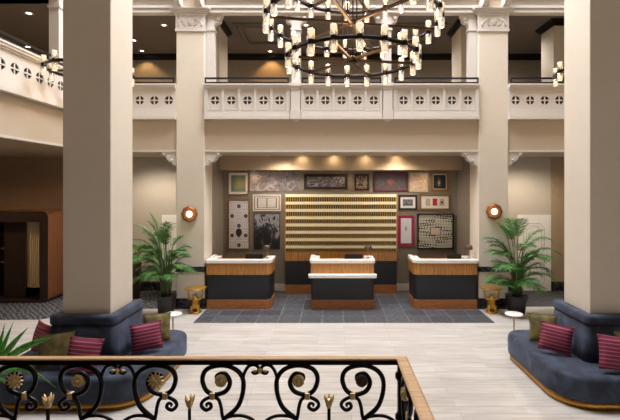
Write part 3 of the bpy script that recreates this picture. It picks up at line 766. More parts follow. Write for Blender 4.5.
# left sofa: front
pillow('cushion', 'olive', (-3.65, 5.69, .66), .48, .42, .13, 3, -16, -6, 'olive cushion on the front of the left sofa')
pillow('cushion', 'burgundy', (-3.20, 5.555, .648), .46, .42, .14, -6, -18, 3, 'burgundy striped cushion on the front of the left sofa')
pillow('cushion', 'pink', (-4.12, 6.1, .67), .42, .42, .13, -38, -14, 0, 'pink striped cushion at the left end of the left sofa')
# left sofa: hall side (faces +X)
pillow('cushion', 'olive', (-2.69, 6.63, .65), .40, .42, .12, 28, -14, 3, 'olive cushion behind the burgundy one facing the lobby, left sofa')
pillow('cushion', 'burgundy', (-2.68, 6.24, .645), .42, .39, .14, 22, -14, -5, 'burgundy striped cushion facing the lobby on the left sofa')
# right sofa: hall side (faces -X)
pillow('cushion', 'olive', (3.25, 6.58, .655), .40, .42, .12, -28, -14, -3, 'olive cushion nearest the white side table on the right sofa')
pillow('cushion', 'burgundy', (3.225, 6.17, .648), .42, .39, .14, -24, -14, 8, 'burgundy striped cushion facing the lobby on the right sofa')
pillow('cushion', 'burgundy', (3.70, 5.56, .662), .46, .42, .14, -6, -18, 6, 'burgundy striped cushion on the front of the right sofa')
pillow('cushion', 'olive', (4.05, 5.715, .665), .46, .44, .11, -4, -12, -4, 'olive cushion at the right edge behind a burgundy one')

# ------------------------------------------------------------------ side tables
def side_table(x, y, label):
    t = thing('side_table', label, 'side table', (x, y, 0), 'small white side tables')
    MB().lathe([(.12, 0), (.12, .012), (.02, .02)], (x, y, 0), 24).build('base', 'brass', t)
    MB().tube([(x, y, .015), (x, y, .485)], .012, 10).build('stem', 'brass', t)
    MB().lathe([(.05, .48), (.155, .488), (.16, .5), (.155, .51), (.001, .511)], (x, y, 0), 32).build('table_top', 'marble_white', t)
side_table(ax(173, 7.85), 7.85, 'round white side table beside the left sofa')
side_table(ax(514, 7.85), 7.85, 'round white side table beside the right sofa')

def figure_table(x, y, label, mir=1):
    t = thing('figure_side_table', label, 'side table', (x, y, 0), 'gold figure side tables')
    MB().lathe([(.11, 0), (.125, .01), (.125, .03), (.1, .04)], (x, y, 0), 24).build('base', 'gold_bright', t)
    verts = {'pel': (0, .02, .12), 'bel': (0, .0, .19), 'che': (0, -.01, .28), 'nec': (0, -.015, .34), 'hed': (0, -.03, .39), 'crn': (0, -.02, .435),
             'muz': (0, -.085, .385), 'sl': (-.06, -.01, .315), 'el': (-.14, -.03, .33), 'hl': (-.16, -.01, .45), 'tl': (-.15, 0, .535),
             'sr': (.06, -.01, .315), 'er': (.14, -.03, .33), 'hr': (.16, -.01, .45), 'tr': (.15, 0, .535),
             'kl': (-.075, -.08, .16), 'al': (-.07, -.045, .055), 'fl': (-.075, -.1, .05), 'kr': (.075, -.08, .16), 'ar': (.07, -.045, .055), 'fr': (.075, -.1, .05),
             'ta': (.04, .1, .07), 'tb': (.1, .09, .06)}
    rad = dict(pel=.082, bel=.075, che=.075, nec=.04, hed=.058, crn=.04, muz=.03, sl=.035, el=.024, hl=.02, tl=.022, sr=.035, er=.024, hr=.02, tr=.022, kl=.04, al=.026, fl=.026, kr=.04, ar=.026, fr=.026, ta=.02, tb=.014)
    ed = [('pel', 'bel'), ('bel', 'che'), ('che', 'nec'), ('nec', 'hed'), ('hed', 'crn'), ('hed', 'muz'), ('che', 'sl'), ('sl', 'el'), ('el', 'hl'), ('hl', 'tl'), ('che', 'sr'), ('sr', 'er'), ('er', 'hr'), ('hr', 'tr'),
          ('pel', 'kl'), ('kl', 'al'), ('al', 'fl'), ('pel', 'kr'), ('kr', 'ar'), ('ar', 'fr'), ('pel', 'ta'), ('ta', 'tb')]
    ks = list(verts)
    me = bpy.data.meshes.new('figure'); me.from_pydata([(v[0] * mir, v[1], v[2]) for v in verts.values()], [(ks.index(a), ks.index(b)) for a, b in ed], [])
    me.materials.append(M['gold_bright'])
    o = bpy.data.objects.new('figure', me); COL.objects.link(o); o.parent = t
    sk = o.modifiers.new('skin', 'SKIN'); sk.use_smooth_shade = True
    if not me.skin_vertices: me.attributes  # layer is made by the modifier below
    bpy.context.view_layer.objects.active = o
    for i, k in enumerate(ks):
        sv = me.skin_vertices[0].data[i] if me.skin_vertices else None
        if sv: sv.radius = (rad[k], rad[k]); sv.use_root = (k == 'pel')
    o.modifiers.new('sub', 'SUBSURF').levels = 1; o.modifiers['sub'].render_levels = 2
    e = MB()
    for s in (-1, 1): e.ball((x + s * .058, y - .02, .405), .02, sc=(.6, .5, 1), n=8, k=6)
    e.build('ear', 'gold_bright', o)
    MB().lathe([(.05, .535), (.235, .545), (.245, .556), (.24, .566), (.225, .56), (.001, .558)], (x, y, 0), 36).build('tray', 'gold_bright', t)
figure_table(-3.04, 9.66, 'golden seated animal figure table left of the reception desks')
figure_table(3.60, 9.66, 'golden seated animal figure table right of the reception desks', -1)

# ------------------------------------------------------------------ plants
def frond(base, az_, L, elev, droop, nl, lw, ll, rng, clamp=None):
    """one pinnate palm frond: arching rachis with paired narrow leaflets"""
    m = MB(); d = Vector((math.cos(az_), math.sin(az_), 0)); up = Vector((0, 0, 1)); side = d.cross(up)
    pts = []; p = Vector(base); n = 14; a = elev
    for i in range(n + 1):
        pts.append(p.copy()); p = p + (d * math.cos(a) + up * math.sin(a)) * (L / n); a -= droop / n * (.4 + 1.4 * i / n)
    m.tube(pts, [.009 * (1 - .8 * i / n) + .0015 for i in range(n + 1)], 6, 1)
    for k in range(nl):
        f = .28 + .72 * k / (nl - 1); q = f * n; i = min(int(q), n - 1); o = pts[i].lerp(pts[i + 1], q - i); tg = (pts[i + 1] - pts[i]).normalized()
        nrm = side.cross(tg).normalized()
        for s in (-1, 1):
            l = ll * (math.sin(PI * (.18 + .72 * (f - .28) / .72)) * .85 + .15) * rng.uniform(.85, 1.1)
            dr = (tg * rng.uniform(.6, .9) + side * s * rng.uniform(.75, 1.0) + nrm * rng.uniform(.0, .35)).normalized()
            if k >= nl - 2: dr = (tg + side * s * .3).normalized()
            wd = dr.cross(nrm).normalized(); b = len(m.v); sag = rng.uniform(.15, .4)
            for (tt, ww) in ((0, .35), (.35, 1), (.7, .75), (1, .04)):
                c = o + dr * (l * tt) - up * (l * sag * tt * tt)
                m.v += [c + wd * (lw * ww / 2) + nrm * .003, c - nrm * (lw * .12 * ww), c - wd * (lw * ww / 2) + nrm * .003]
            for j in range(3):
                m.face((b + j * 3, b + j * 3 + 1, b + j * 3 + 4, b + j * 3 + 3), 0, True); m.face((b + j * 3 + 1, b + j * 3 + 2, b + j * 3 + 5, b + j * 3 + 4), 0, True)
    if clamp: m.v = [clamp(v) for v in m.v]
    return m
def palm(x, y, label, fr, leaf='leaf', pot='pot', seed=1, potdim=(.17, .25, .44), clamp=None, lw=.02, ll=.27, extra=0, ls=1.0):
    rng = random.Random(seed); rb, rt, hp = potdim
    t = thing('potted_palm', label, 'plant', (x, y, .0), 'potted palms')
    MB().lathe([(rb * .9, 0), (rb, .01), (rt, hp - .01), (rt, hp), (rt - .025, hp), (rt - .03, hp - .06), (.001, hp - .06)], (x, y, 0), 32).build('pot', pot, t)
    MB().lathe([(rt - .03, hp - .055), (.001, hp - .035)], (x, y, 0), 20).build('soil', 'soil', t)
    fr = [(a, L * ls, e, dr, zb * 1.1) for a, L, e, dr, zb in fr] + [(rng.uniform(155, 385), rng.uniform(.4, .62), rng.uniform(35, 86), rng.uniform(60, 95), rng.uniform(.6, 1.3)) for _ in range(extra)]
    for i, (a, L, e, dr, zb) in enumerate(fr):
        a = math.radians(a); rr = rng.uniform(.02, .1)
        b = (x + rr * math.cos(a), y + rr * math.sin(a), hp - .045)
        top = (b[0] + .05 * math.cos(a), b[1] + .05 * math.sin(a), zb)
        fm = frond(top, a, L, math.radians(e), math.radians(dr), 34, lw, ll, rng, clamp)
        fo = fm.build('frond', [leaf, 'stem'], t)
        MB().tube([b, ((b[0] + top[0]) / 2 + .012, (b[1] + top[1]) / 2, (b[2] + top[2]) / 2), top], [.014, .012, .009], 6).build('stem', 'stem', fo)
# (azimuth deg, length, elevation, droop, height at which the leaf leaves its stem)
def clear(col_x0, col_x1, tx, sgn):
    def f(v):
        v = v.copy()
        if v.y > 9.90 and col_x0 - .04 < v.x < col_x1 + .04: v.y = 9.90 - (v.y - 9.90) * .2
        if v.z < .72 and sgn * (v.x - tx) > 0: v.x = tx
        return v
    return f
palm(-3.66, 9.56, 'tall potted palm in black planter beside far left column', [
    (185, .95, 76, 62, 1.2), (160, .8, 72, 70, 1.2), (205, .85, 64, 78, 1.15), (20, .55, 66, 85, 1.1), (330, .6, 62, 85, 1.05), (270, .6, 78, 70, 1.3), (230, .75, 52, 85, .95),
    (190, .75, 86, 30, 1.42), (290, .6, 85, 40, 1.4), (180, .7, 48, 85, .9), (150, .6, 50, 85, .85), (350, .55, 48, 90, .8), (300, .55, 40, 85, .75), (250, .6, 40, 90, .8), (215, .65, 34, 80, .7), (195, .75, 84, 40, 1.3), (280, .65, 84, 50, 1.25), (40, .45, 80, 60, 1.25), (170, .6, 34, 75, .68),
    (200, .6, 60, 95, .75), (240, .55, 66, 90, 1.0), (310, .5, 70, 90, .95), (260, .5, 55, 95, .68), (335, .5, 40, 80, .9), (225, .5, 50, 80, .62), (290, .5, 60, 70, .6), (190, .6, 58, 85, 1.05), (0, .5, 58, 80, 1.0)], seed=3, potdim=(.165, .225, .43), clamp=clear(-3.58, -2.93, -3.36, 1), lw=.012, ll=.2, extra=16, ls=.92)
palm(4.12, 9.56, 'tall potted palm in black planter beside far right column', [
    (0, .8, 66, 85, 1.15), (345, .85, 54, 95, 1.05), (20, .8, 44, 95, .95), (180, .8, 66, 72, 1.1), (200, .8, 52, 80, 1.0), (160, .45, 66, 85, 1.0), (120, .5, 82, 50, 1.35), (95, .6, 85, 40, 1.4), (260, .7, 80, 50, 1.4),
    (270, .65, 66, 90, 1.15), (310, .7, 54, 95, 1.0), (230, .7, 50, 90, .85), (350, .65, 32, 80, .72), (190, .65, 30, 75, .68), (215, .6, 24, 75, .62), (300, .55, 26, 80, .6), (10, .75, 34, 90, .8), (150, .65, 80, 40, 1.3),
    (330, .55, 70, 80, .9), (240, .5, 66, 85, .75), (5, .5, 60, 90, .62), (280, .5, 50, 90, .62), (200, .55, 66, 80, .8), (350, .7, 78, 60, 1.2)], seed=8, potdim=(.17, .24, .43), clamp=clear(3.42, 4.10, 3.92, -1), lw=.0135, ll=.25, extra=12)
palm(-5.0, 10.9, 'small palm in brown planter half hidden behind the left column', [
    (0, .6, 50, 100, .98), (330, .55, 55, 110, .98), (30, .55, 45, 110, .98), (180, .6, 50, 100, .98), (250, .5, 60, 110, .98), (290, .55, 40, 100, .95), (100, .5, 60, 100, .98)], pot='brown_pot', seed=5, potdim=(.14, .19, .9))
# big fan-like leaves at the lower left, between the railing and the sofa
def blade(m, b, e, w, sag=0.0, side=None):
    b, e = Vector(b), Vector(e); d = (e - b); n = 8; sd = d.cross(Vector((0, 1, 0))).normalized()
    k = len(m.v)
    for i in range(n + 1):
        f = i / n; c = b + d * f + Vector((0, 0, sag * math.sin(PI * f))); ww = w * (.25 + .95 * math.sin(PI * min(1, f * .85 + .12))) * (1 - f ** 5)
        m.v += [c + sd * ww / 2, c + Vector((0, -.12 * ww, 0)), c - sd * ww / 2]
    for i in range(n):
        a = k + i * 3; m.face((a, a + 1, a + 4, a + 3), 0, True); m.face((a + 1, a + 2, a + 5, a + 4), 0, True)
px, py = ax(-26, 3.5), 3.5
t = thing('potted_palm', 'bright green palm in the lower left foreground behind the railing', 'plant', (px, py, 0), 'potted palms')
MB().lathe([(.2, 0), (.22, .01), (.29, .5), (.29, .53), (.26, .53), (.25, .46), (.001, .46)], (px, py, 0), 32).build('pot', 'pot', t)
MB().lathe([(.25, .47), (.001, .49)], (px, py, 0), 20).build('soil', 'soil', t)
hub = at(-8, 374, 3.5)
MB().tube([(px, py, .48), (px + .03, py, .9), tuple(hub)], [.03, .025, .016], 8).build('stem', 'stem', t)
for k, (b, e, w, sg, dy) in enumerate((((-8, 374), (13.5, 321.5), .032, .0, 0), ((-7, 374), (5, 323), .034, 0, .08), ((-8, 372), (28.5, 327), .04, .02, -.06), ((-4, 366), (54, 337), .05, .035, -.1), ((-10, 374), (-6, 322), .04, 0, .05),
        ((-6, 376), (56, 388), .03, .10, -.05), ((-6, 374), (34, 366), .035, .03, .1), ((-10, 374), (-34, 330), .04, .02, 0), ((-10, 374), (-48, 352), .04, .03, .05), ((-8, 378), (16, 398), .03, .06, .12))):
    m = MB(); e3 = at(e[0], e[1], 3.5 + dy); b3 = at(b[0], b[1], 3.5)
    m.tube([hub, b3.lerp(e3, .08)], .006, 6, 1); blade(m, b3.lerp(e3, .03), e3, w, sg); m.build('frond', ['leaf_bright', 'stem'], t, solid=.0015)

# ------------------------------------------------------------------ wooden booth at left
Y0 = 10.45
bxr, bxl, bt, bb = ax(48, Y0), ax(-22, Y0), az(211, Y0), .012
t = thing('wooden_booth', 'dark walnut booth with rounded corners at the far left', 'booth', ((bxl + bxr) / 2, Y0 + .5, .007))
outer = rrect(bxl, bxr, bb, bt, .16, 6); inner = rrect(bxl + .2, bxr - .2, bb + .05, bt - .27, .03, 6)
m = MB(); m.loft([[(x, Y0, z) for x, z in inner], [(x, Y0, z) for x, z in outer]], 0, False, cap=(False, False))
m.loft([[(x, Y0, z) for x, z in outer], [(x, Y0 + 1.0, z) for x, z in outer]], 1, True, cap=(False, False))
m.loft([[(x, Y0 + 1.0, z) for x, z in outer], [(x, Y0 + 1.0, z) for x, z in inner]], 0, False, cap=(False, False))
m.loft([[(x, Y0 + 1.0, z) for x, z in inner], [(x, Y0, z) for x, z in inner]], 0, False, cap=(False, False))
m.build('surround', ['dark_wood', 'portal_side'], t)
m = MB(); xs0, xs1 = ax(26, 10.8), ax(39.5, 10.8)
m.box(xs0, xs1, 10.82, 10.86, .3, 1.96)
for k in range(7): xx = xs0 + (xs1 - xs0) * (k + .5) / 7; m.box(xx - .015, xx + .015, 10.795, 10.82, .3, 1.96)
m.build('slatted_panel', 'cream_slat', t)
bx(ax(4, 10.7), ax(25.5, 10.7), 10.7, 10.74, .065, 1.95).build('inner_door', 'dark_wood', t)
bx(bxl + .2, bxr - .2, 11.38, 11.42, .062, 1.96).build('back_panel', 'dark_wood', t)
m = MB()
for zz in (.9, 1.25, 1.6): m.box(bxl + .201, ax(3.5, 10.8), 10.9, 11.35, zz, zz + .03)
m.build('shelf', 'portal_side', t)

# ------------------------------------------------------------------ chandeliers
def chandelier(cx, cy, rings, rods_to, label, ang0, keep, lamp_mats=True, spokes=True):
    t = thing('chandelier', label, 'chandelier', (cx, cy, rings[-1][0]), 'ring chandeliers')
    proto = None
    for (z, R, n, a0) in rings:
        m = MB(); k = 72
        lo = [[(cx + r * math.sin(2 * PI * i / k), cy + r * math.cos(2 * PI * i / k), zz) for r, zz in ((R - .012, z - .026), (R + .012, z - .026), (R + .012, z + .026), (R - .012, z + .026))] for i in range(k)]
        m.loft(lo, 0, True, ring=True); ro = m.build('ring', 'dark_metal', t)
        if spokes:
            for j in range(3):
                a = math.radians(ang0 + 60 * j); d = Vector((math.sin(a), math.cos(a), 0)); s = Vector((d.y, -d.x, 0)) * .019; c = Vector((cx, cy, z - .02 + .012 * j))
                m = MB(); e = R - .013
                m.loft([[c + d * q + s * u + Vector((0, 0, w)) for u, w in ((-1, -.016), (1, -.016), (1, .016), (-1, .016))] for q in (-e, e)], 0, False); m.build('spoke', 'bronze_brown', t)
            MB().lathe([(.05, z - .05), (.06, z - .03), (.06, z + .03), (.03, z + .05)], (cx, cy, 0), 16).build('hub', 'dark_metal', t)
        for i in range(n):
            a = 2 * PI * (i + a0) / n; lx, ly = cx + R * math.sin(a), cy + R * math.cos(a)
            if not keep(lx, ly, z): continue
            if proto is None:
                h = MB(); h.lathe([(.02, -.036), (.042, -.034), (.047, -.026), (.047, .026), (.042, .034), (.02, .036)], (0, 0, 0), 14)
                ho = h.build('lamp_holder', 'dark_metal', None); ho.location = (0, 0, 0)
                me_h = ho.data; gl = []; bl = []
                for s in (1, -1):
                    gm = MB(); gm.lathe([(.046, s * .03), (.046, s * .172), (.043, s * .172), (.043, s * .03)], (0, 0, 0), 14)
                    go = gm.build('glass_shade', 'glass', None); go.location = (0, 0, 0)
                    bm_ = MB(); bm_.lathe([(.016, s * .075), (.024, s * .095), (.0395, s * .118), (.0405, s * .135), (.0405, s * .155), (.034, s * .17)], (0, 0, 0), 12)
                    bo = bm_.build('bulb', 'bulb', None); bo.location = (0, 0, 0)
                    gl.append(go); bl.append(bo)
                proto = (ho, gl, bl)
                for o in gl + bl + [ho]:     # shapes were made about their own centre: restore the holder-centred origin
                    pass
            def place(src, nm, par, loc):
                o = src.copy(); COL.objects.link(o); o.name = nm; o.parent = par; o.location = loc; return o
            off = Vector((lx - cx, ly - cy, z - rings[-1][0]))
            ho, gl, bl = proto
            hh = place(ho, 'lamp_holder', t, off + Vector((0, 0, -.036)))
            for s, go, bo in zip((1, -1), gl, bl):
                place(go, 'glass_shade', hh, (0, 0, (.03 if s > 0 else -.172) + .036)); place(bo, 'bulb', hh, (0, 0, (.075 if s > 0 else -.17) + .036))
    if proto:
        for o in [proto[0]] + proto[1] + proto[2]: bpy.data.objects.remove(o)
    zt = rods_to
    for dx, dy in ((-.15, -.05), (.15, -.05), (.07, .12), (-.07, .12), (0, -.12)):
        MB().tube([(cx + dx, cy + dy, rings[0][0] - .02), (cx + dx, cy + dy, zt)], .009, 8).build('rod', 'dark_metal', t)
    MB().lathe([(.2, zt - .06), (.2, zt - .001), (.01, zt)], (cx, cy, 0), 24).build('canopy', 'dark_metal', t)
    return t
chandelier(.315, 6.29, [(4.68, .945, 18, .87), (5.22, 1.26, 24, .8), (5.75, .945, 18, .87)], ZT - .002, 'large three tier bronze ring chandelier over the lobby', 19,
           lambda x, y, z: H + 0 < z and HY - (z - .22 - H) * F / y > -4)
chandelier(-4.48, 8.0, [(4.97, .72, 10, .5)], ZT - .002, 'small ring chandelier half hidden behind the left column', 19, lambda x, y, z: True)
chandelier(4.98, 8.0, [(4.97, .72, 10, .5)], ZT - .002, 'small ring chandelier half hidden behind the right column', 19, lambda x, y, z: True)

# ------------------------------------------------------------------ downlights
def spot(loc, power, angle, color=(255, 214, 160), blend=.6, aim=(0, 0, -1), r=.03):
    l = bpy.data.lights.new('spot', 'SPOT'); l.energy = power; l.spot_size = math.radians(angle); l.spot_blend = blend; l.color = lin(color)[:3]; l.shadow_soft_size = r
    o = bpy.data.objects.new('spot_lamp', l); COL.objects.link(o); o.location = loc
    o.rotation_euler = Vector(aim).to_track_quat('-Z', 'Y').to_euler(); o['kind'] = 'helper'
def downlight(x, y, z, label, power=0, angle=70, aim=(0, 0, -1), color=(255, 234, 206), r=.075, blend=.6):
    t = thing('downlight', label, 'ceiling light', (x, y, z), 'recessed downlights', None)
    MB().lathe([(r + .02, z - .001), (r + .02, z - .012), (r, z - .014), (r, z - .006)], (x, y, 0), 20).build('trim_ring', 'white', t)
    MB().lathe([(r, z - .003), (r * .5, z - .008), (.001, z - .009)], (x, y, 0), 20).build('lens', 'down_glow', t)
    if power: spot((x, y, z - .03), power, angle, color, blend=blend, aim=aim)
downlight(-.69, 11.87, ZC, 'gallery downlight left of the chandelier rods', 60, 110)
downlight(-2.0, 14.15, ZC, 'gallery downlight washing the back wall behind left balustrade bay', 40, 100, (0, .25, -1), (255, 190, 110))
downlight(-4.61, 11.87, ZC, 'gallery downlight nearest the far left column', 60, 110)
downlight(-6.2, 14.1, ZC, 'gallery downlight at the back wall beside left column', 34, 100, (0, .25, -1), (255, 200, 130))
downlight(-6.0, 13.1, ZC, 'gallery downlight grazing the left column edge', 30, 110)
downlight(-7.77, 11.06, ZC, 'left gallery downlight nearer the top edge', 60, 110, r=.09)
downlight(-9.66, 13.7, ZC, 'left gallery downlight just above the balustrade', 60, 110, r=.09)
for px, lb in ((267, 'far left'), (302, 'second from left'), (334, 'third from left'), (366, 'second from right'), (397, 'far right')):
    downlight(ax(px, 11.02), 11.02, ZS, 'soffit downlight before the bulkhead, %s of five' % lb, 0 if px == 267 else 5, 150, (0, .9, -1), (255, 226, 188), r=.05, blend=1)
for px, lb in ((254, 'brown canvas'), (343, 'grey engraving'), (427, 'tan sketch')):
    downlight(ax(px, 11.42), 11.42, 3.27, 'tiny picture light under the bulkhead above the %s' % lb, 4, 130, (0, .3, -1), (255, 216, 170), r=.04)
# unseen fill spots without fixtures, added to brighten aisles, recess and gallery
for loc, p, cc in (((-1.2, 10.8, ZS - .05), 150, (255, 243, 228)), ((1.7, 10.8, ZS - .05), 150, (255, 243, 228)), ((-4.6, 10.6, ZS - .05), 210, (255, 238, 216)), ((5.0, 10.6, ZS - .05), 210, (255, 238, 216)),
                    ((-8.0, 9.0, ZS - .08), 140, (255, 214, 170)), ((-1.0, 12.6, ZC - .1), 170, (255, 246, 236)), ((2.0, 12.6, ZC - .1), 170, (255, 246, 236)), ((-5.2, 12.6, ZC - .1), 130, (255, 246, 236)), ((5.2, 12.8, ZC - .1), 130, (255, 246, 236)), ((-8.0, 9.5, ZC - .1), 150, (255, 226, 196))):
    spot(loc, p, 165, cc, r=.25)

# ------------------------------------------------------------------ landing and railing
ZL = 1.15; YR = 1.78; s_ = YR / F
struct('floor_landing', MB().prism([(-4.5, -3), (.35, -3), (.35, YR + .04), (-4.5, YR + .04)], 0, ZL), 'dark_wood', 'stair landing behind the wrought iron railing', 'landing')
ZR = az(355.3, YR + .018)            # top of the handrail
XE = .293                   # corner of the railing
def RP(px, py, dy=0): return Vector(((px - VX) * s_, YR + dy, H + (HY - py) * s_))
t = thing('stair_railing', 'black wrought iron railing with gold flowers and oak handrail', 'railing', (-1, YR, ZL + .001))
prof = [(-.018, 0), (-.017, .004), (-.011, .007), (.011, .007), (.017, .004), (.018, 0), (.016, -.002), (-.016, -.002)]
path = [(-2.6, YR), (XE, YR), (XE, -1.4)]
loops = []
for i, (x, y) in enumerate(path):
    if i == 1: dv = Vector((1.35, 1, 0))         # mitred corner
    elif i == 0: dv = Vector((0, 1, 0))
    else: dv = Vector((1.35, 0, 0))
    loops.append([Vector((x, y, ZR - .007)) + dv * a + Vector((0, 0, b)) for a, b in prof])
m = MB(); m.loft(loops, 0, False); m.build('handrail', 'rail_wood', t, .003)
zb0, zb1 = ZR - .027, ZR - .0095
m = MB(); m.box(-2.6, XE + .012, YR - .016, YR + .014, zb0, zb1); m.box(XE - .012, XE + .012, -1.4, YR - .016, zb0, zb1); m.build('top_bar', 'iron', t)
zl0 = ZL + .08
m = MB(); m.box(-2.6, XE + .012, YR - .012, YR + .012, zl0, zl0 + .025); m.box(XE - .012, XE + .012, -1.4, YR - .012, zl0, zl0 + .025); m.build('bottom_bar', 'iron', t)
def post(x, y):
    m = MB(); m.box(x - .014, x + .014, y - .014, y + .014, ZL + .001, zb0)
    for zz in (zb0 - .05, zb0 - .22, zl0 + .2): m.lathe([(.016, zz - .02), (.024, zz - .008), (.024, zz + .008), (.016, zz + .02)], (x, y, 0), 12)
    m.build('post', 'iron', t)
post(XE - .004, YR - .002); post(-2.4, YR); post(XE, -.3)
def smooth_path(pts, n=5):
    out = []; P_ = [Vector(p) for p in pts]; P_ = [P_[0] * 2 - P_[1]] + P_ + [P_[-1] * 2 - P_[-2]]
    for i in range(1, len(P_) - 2):
        a, b, c, d = P_[i - 1:i + 3]
        for k in range(n):
            u = k / n; out.append(.5 * ((2 * b) + (c - a) * u + (2 * a - 5 * b + 4 * c - d) * u * u + (3 * b - a - 3 * c + d) * u ** 3))
    out.append(P_[-2]); return out
MAIN = [(2, 39), (16.5, 25.5), (21.7, 5), (16.5, -8.4), (2, -14.6), (-14, -11.5), (-19.6, -2), (-16, 10), (-7, 14.5), (4, 11), (8, 2), (3, -6.5), (-5, -5), (-6, 0)]
LOW = [(2, 42), (0, 34), (-1, 27), (-4, 19), (-11, 17), (-19, 21), (-20.5, 26), (-16, 30), (-11, 27.5), (-12, 23.5), (-15.5, 24), (-15, 26.5)]
BRK = [(20.5, 10), (21.5, -4), (26, -13), (32, -15.2), (36.5, -12.5), (36, -8), (32, -6.5), (29.5, -8.5)]
ARC = [(2, 39), (10, 36), (22, 36), (32, 41), (37, 49)]
MID = 461.0
def place2(fn, pts, c, m_, flip):
    out = []
    for a, b in smooth_path([(p[0], p[1], 0) for p in pts]) and [(q.x, q.y) for q in smooth_path([(p[0], p[1], 0) for p in pts])]:
        X = c + m_ * a; Yp = 380 + b
        if flip: Yp = 2 * MID - Yp
        out.append(fn(X, Yp))
    return out
def scroll_set(fn, c, m_, nrm, flower, bracket=True, lower=True):
    """nrm: unit vector towards the viewer of this panel"""
    for flip in ((False, True) if lower else (False,)):
        s = MB(); rr = .0098
        def tp(pts, r0=rr, taper=True):
            q = place2(fn, pts, c, m_, flip); L = len(q)
            s.tube(q, [r0 * (1 if i < L * .75 or not taper else 1 - .45 * (i - L * .75) / (L * .25)) for i in range(L)], 8)
        tp(MAIN); tp(LOW, .0075); tp(ARC, .007)
        if bracket: tp(BRK, .007)
        sc = s.build('scroll', 'iron', t)
        col = MB(); a = fn(c - m_ * 9.5, (395.5 if not flip else 2 * MID - 395.5)); col.box(a.x - .011, a.x + .011, a.y - .011, a.y + .011, a.z - .014, a.z + .014); col.build('collar', 'gold', t, .003)
    o = fn(c - m_ * .5, 379.8); fl = MB()
    ndir = Vector(nrm); u = Vector((0, 0, 1)); w = ndir.cross(u)
    def disc(center, rads, mi=0, n=16):
        fl.loft([[center + ndir * h + (u * math.sin(2 * PI * k / n) + w * math.cos(2 * PI * k / n)) * r for k in range(n)] for r, h in rads], mi, True)
    if flower == 'sun':
        disc(o, [(.014, .0), (.017, .012), (.013, .02), (.004, .022)])
        for ly, (nn, r0, h) in enumerate(((12, .031, .006), (9, .024, .014))):
            for k in range(nn):
                a = 2 * PI * (k + .5 * ly) / nn; dr = u * math.sin(a) + w * math.cos(a); tn = u * math.cos(a) - w * math.sin(a)
                fl.loft([[o + dr * (r0 * f) + ndir * (h + .006 * f) + tn * ww, o + dr * (r0 * f) + ndir * (h + .006 * f + .004), o + dr * (r0 * f) + ndir * (h + .006 * f) - tn * ww, o + dr * (r0 * f) + ndir * (h - .003)] for f, ww in ((.35, .004), (.7, .0065), (1.1, .001))])
        fl.build('flower', 'gold', t)
    else:
        disc(o, [(.02, -.004), (.0255, .004), (.0255, .012), (.021, .02), (.013, .013), (.01, .014), (.008, .022), (.003, .025)], n=20)
        for k in range(8):
            a = 2 * PI * k / 8; fl.ball(o + ndir * .016 + (u * math.sin(a) + w * math.cos(a)) * .018, .006, n=6, k=5)
        x = fl.build('rosette', 'gold' if flower == 'button' else 'old_bronze', t)
        if flower != 'button': x['label'] = 'tarnished dark rosette'
def bud(fn, c, nrm):
    b = MB(); p = fn(c, 402)
    b.lathe([(.004, -.028), (.011, -.02), (.015, -.006), (.013, .008), (.006, .012)], p, 12)
    for k in range(5):
        a = 2 * PI * k / 5 + .3; d = Vector((math.cos(a), math.sin(a), 0)); b.tube([p + d * .009 + Vector((0, 0, -.004)), p + d * .015 + Vector((0, 0, .012)), p + d * .021 + Vector((0, 0, .03))], [.0065, .007, .001], 6)
    b.build('bud', 'gold', t)
    MB().tube([fn(c, 406), fn(c, 440), fn(c, 500), Vector((fn(c, 500).x, fn(c, 500).y, zl0 + .02))], .007, 8).build('bud_stem', 'iron', t)
def tie(fn, c):
    p = fn(c, 370); q = MB()
    q.lathe([(.008, -.012), (.011, -.006), (.011, .006), (.008, .012)], (p.x, p.y, p.z), 10)
    for s in (-1, 1):
        e = fn(c + s * 5, 371); q.ball(e, .009, sc=(1.2, .8, .7), n=8, k=6)
    q.build('tie', 'gold', t)
front = lambda a, b: RP(a, b)
for c, m_, fl, br in ((16, -1, 'sun', True), (80, 1, 'button', True), (156, -1, 'sun', True), (222, 1, 'button', True), (298, -1, 'button', True), (362, 1, 'dark', False), (-62, 1, 'button', True)):
    scroll_set(front, c, m_, (0, -1, 0), fl, br)
for c in (48, 189.5, 329): bud(front, c, (0, -1, 0))
for c in (118, 260, -23): tie(front, c)
# return of the railing towards the camera (same pattern, seen edge-on)
side = lambda a, b: Vector((XE, YR - .12 - a * s_, H + (HY - b) * s_))
for c, m_, fl, br in ((0, -1, 'button', False), (64, 1, 'sun', True), (140, -1, 'button', True), (206, 1, 'button', True)):
    scroll_set(side, c, m_, (-1, 0, 0), fl, br)
for c in (32, 173): bud(side, c, (-1, 0, 0))
for c in (102,): tie(side, c)

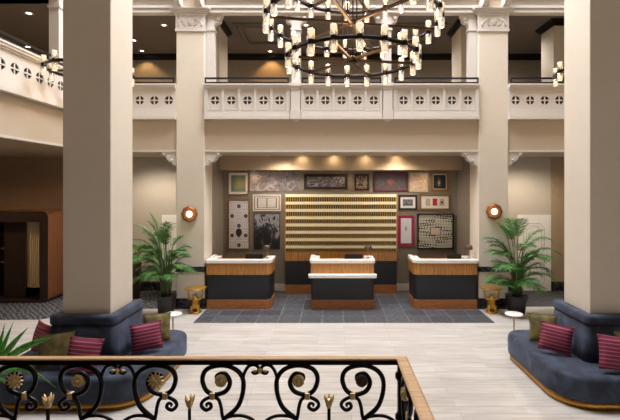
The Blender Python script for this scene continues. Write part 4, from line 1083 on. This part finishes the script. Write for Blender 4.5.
# ------------------------------------------------------------------ light
def area(loc, sx, sy, power, color, aim):
    l = bpy.data.lights.new('daylight_and_fill', 'AREA'); l.shape = 'RECTANGLE'; l.size = sx; l.size_y = sy; l.energy = power; l.color = lin(color)[:3]
    o = bpy.data.objects.new('daylight_and_fill', l); COL.objects.link(o); o.location = loc; o.rotation_euler = Vector(aim).to_track_quat('-Z', 'Y').to_euler(); o['kind'] = 'helper'
area(((SX0 + SX1) / 2, (SY0 + SY1) / 2, ZT + .02), SX1 - SX0, SY1 - SY0, 1950, (250, 250, 255), (0, 0, -1))
area((5.6, -7.6, 1.9), 10, 2.7, 105, (252, 250, 250), (0, 1, 0))
area((.3, -6.5, 6.4), 8, 3, 50, (255, 206, 150), (0, 1, -.15))  # unseen warm fill lamp added behind the camera
for (cx, cy, z, p) in ((.315, 6.29, 5.0, 70), (-4.48, 8.0, 4.97, 25), (4.98, 8.0, 4.97, 25)):
    l = bpy.data.lights.new('chandelier_lamp', 'POINT'); l.energy = p; l.color = lin((255, 204, 140))[:3]; l.shadow_soft_size = .5
    o = bpy.data.objects.new('chandelier_lamp', l); COL.objects.link(o); o.location = (cx, cy, z); o['kind'] = 'helper'
for mm in ('bulb', 'sconce_glow', 'down_glow'): M[mm].cycles.emission_sampling = 'NONE'
for sx, sz in ((ax(190, YF), az(214, YF)), (ax(493.5, YF), az(211.5, YF))):
    l = bpy.data.lights.new('sconce_lamp', 'POINT'); l.energy = .6; l.color = lin((255, 220, 170))[:3]; l.shadow_soft_size = .05
    o = bpy.data.objects.new('sconce_lamp', l); COL.objects.link(o); o.location = (sx, YF - .24, sz); o['kind'] = 'helper'
W = bpy.data.worlds.new('sky'); S.world = W; W.use_nodes = True
W.node_tree.nodes['Background'].inputs[0].default_value = (.8, .88, 1, 1); W.node_tree.nodes['Background'].inputs[1].default_value = .6

# ------------------------------------------------------------------ camera and view
c = bpy.data.cameras.new('camera'); c.sensor_fit = 'HORIZONTAL'; c.sensor_width = 36; c.lens = F / 620 * 36
c.shift_x = -(VX - 310) / 620; c.shift_y = -(210 - HY) / 620; c.clip_start = .05
co = bpy.data.objects.new('camera', c); COL.objects.link(co); co.location = (0, 0, H); co.rotation_euler = (PI / 2, 0, 0); S.camera = co
S.view_settings.view_transform = 'Standard'; S.view_settings.look = 'None'; S.view_settings.exposure = 0; S.view_settings.gamma = 1
S.view_settings.use_curve_mapping = False
S.cycles.max_bounces = 8; S.cycles.diffuse_bounces = 5; S.cycles.transparent_max_bounces = 12; S.cycles.sample_clamp_indirect = 4
S.cycles.caustics_reflective = False; S.cycles.caustics_refractive = False
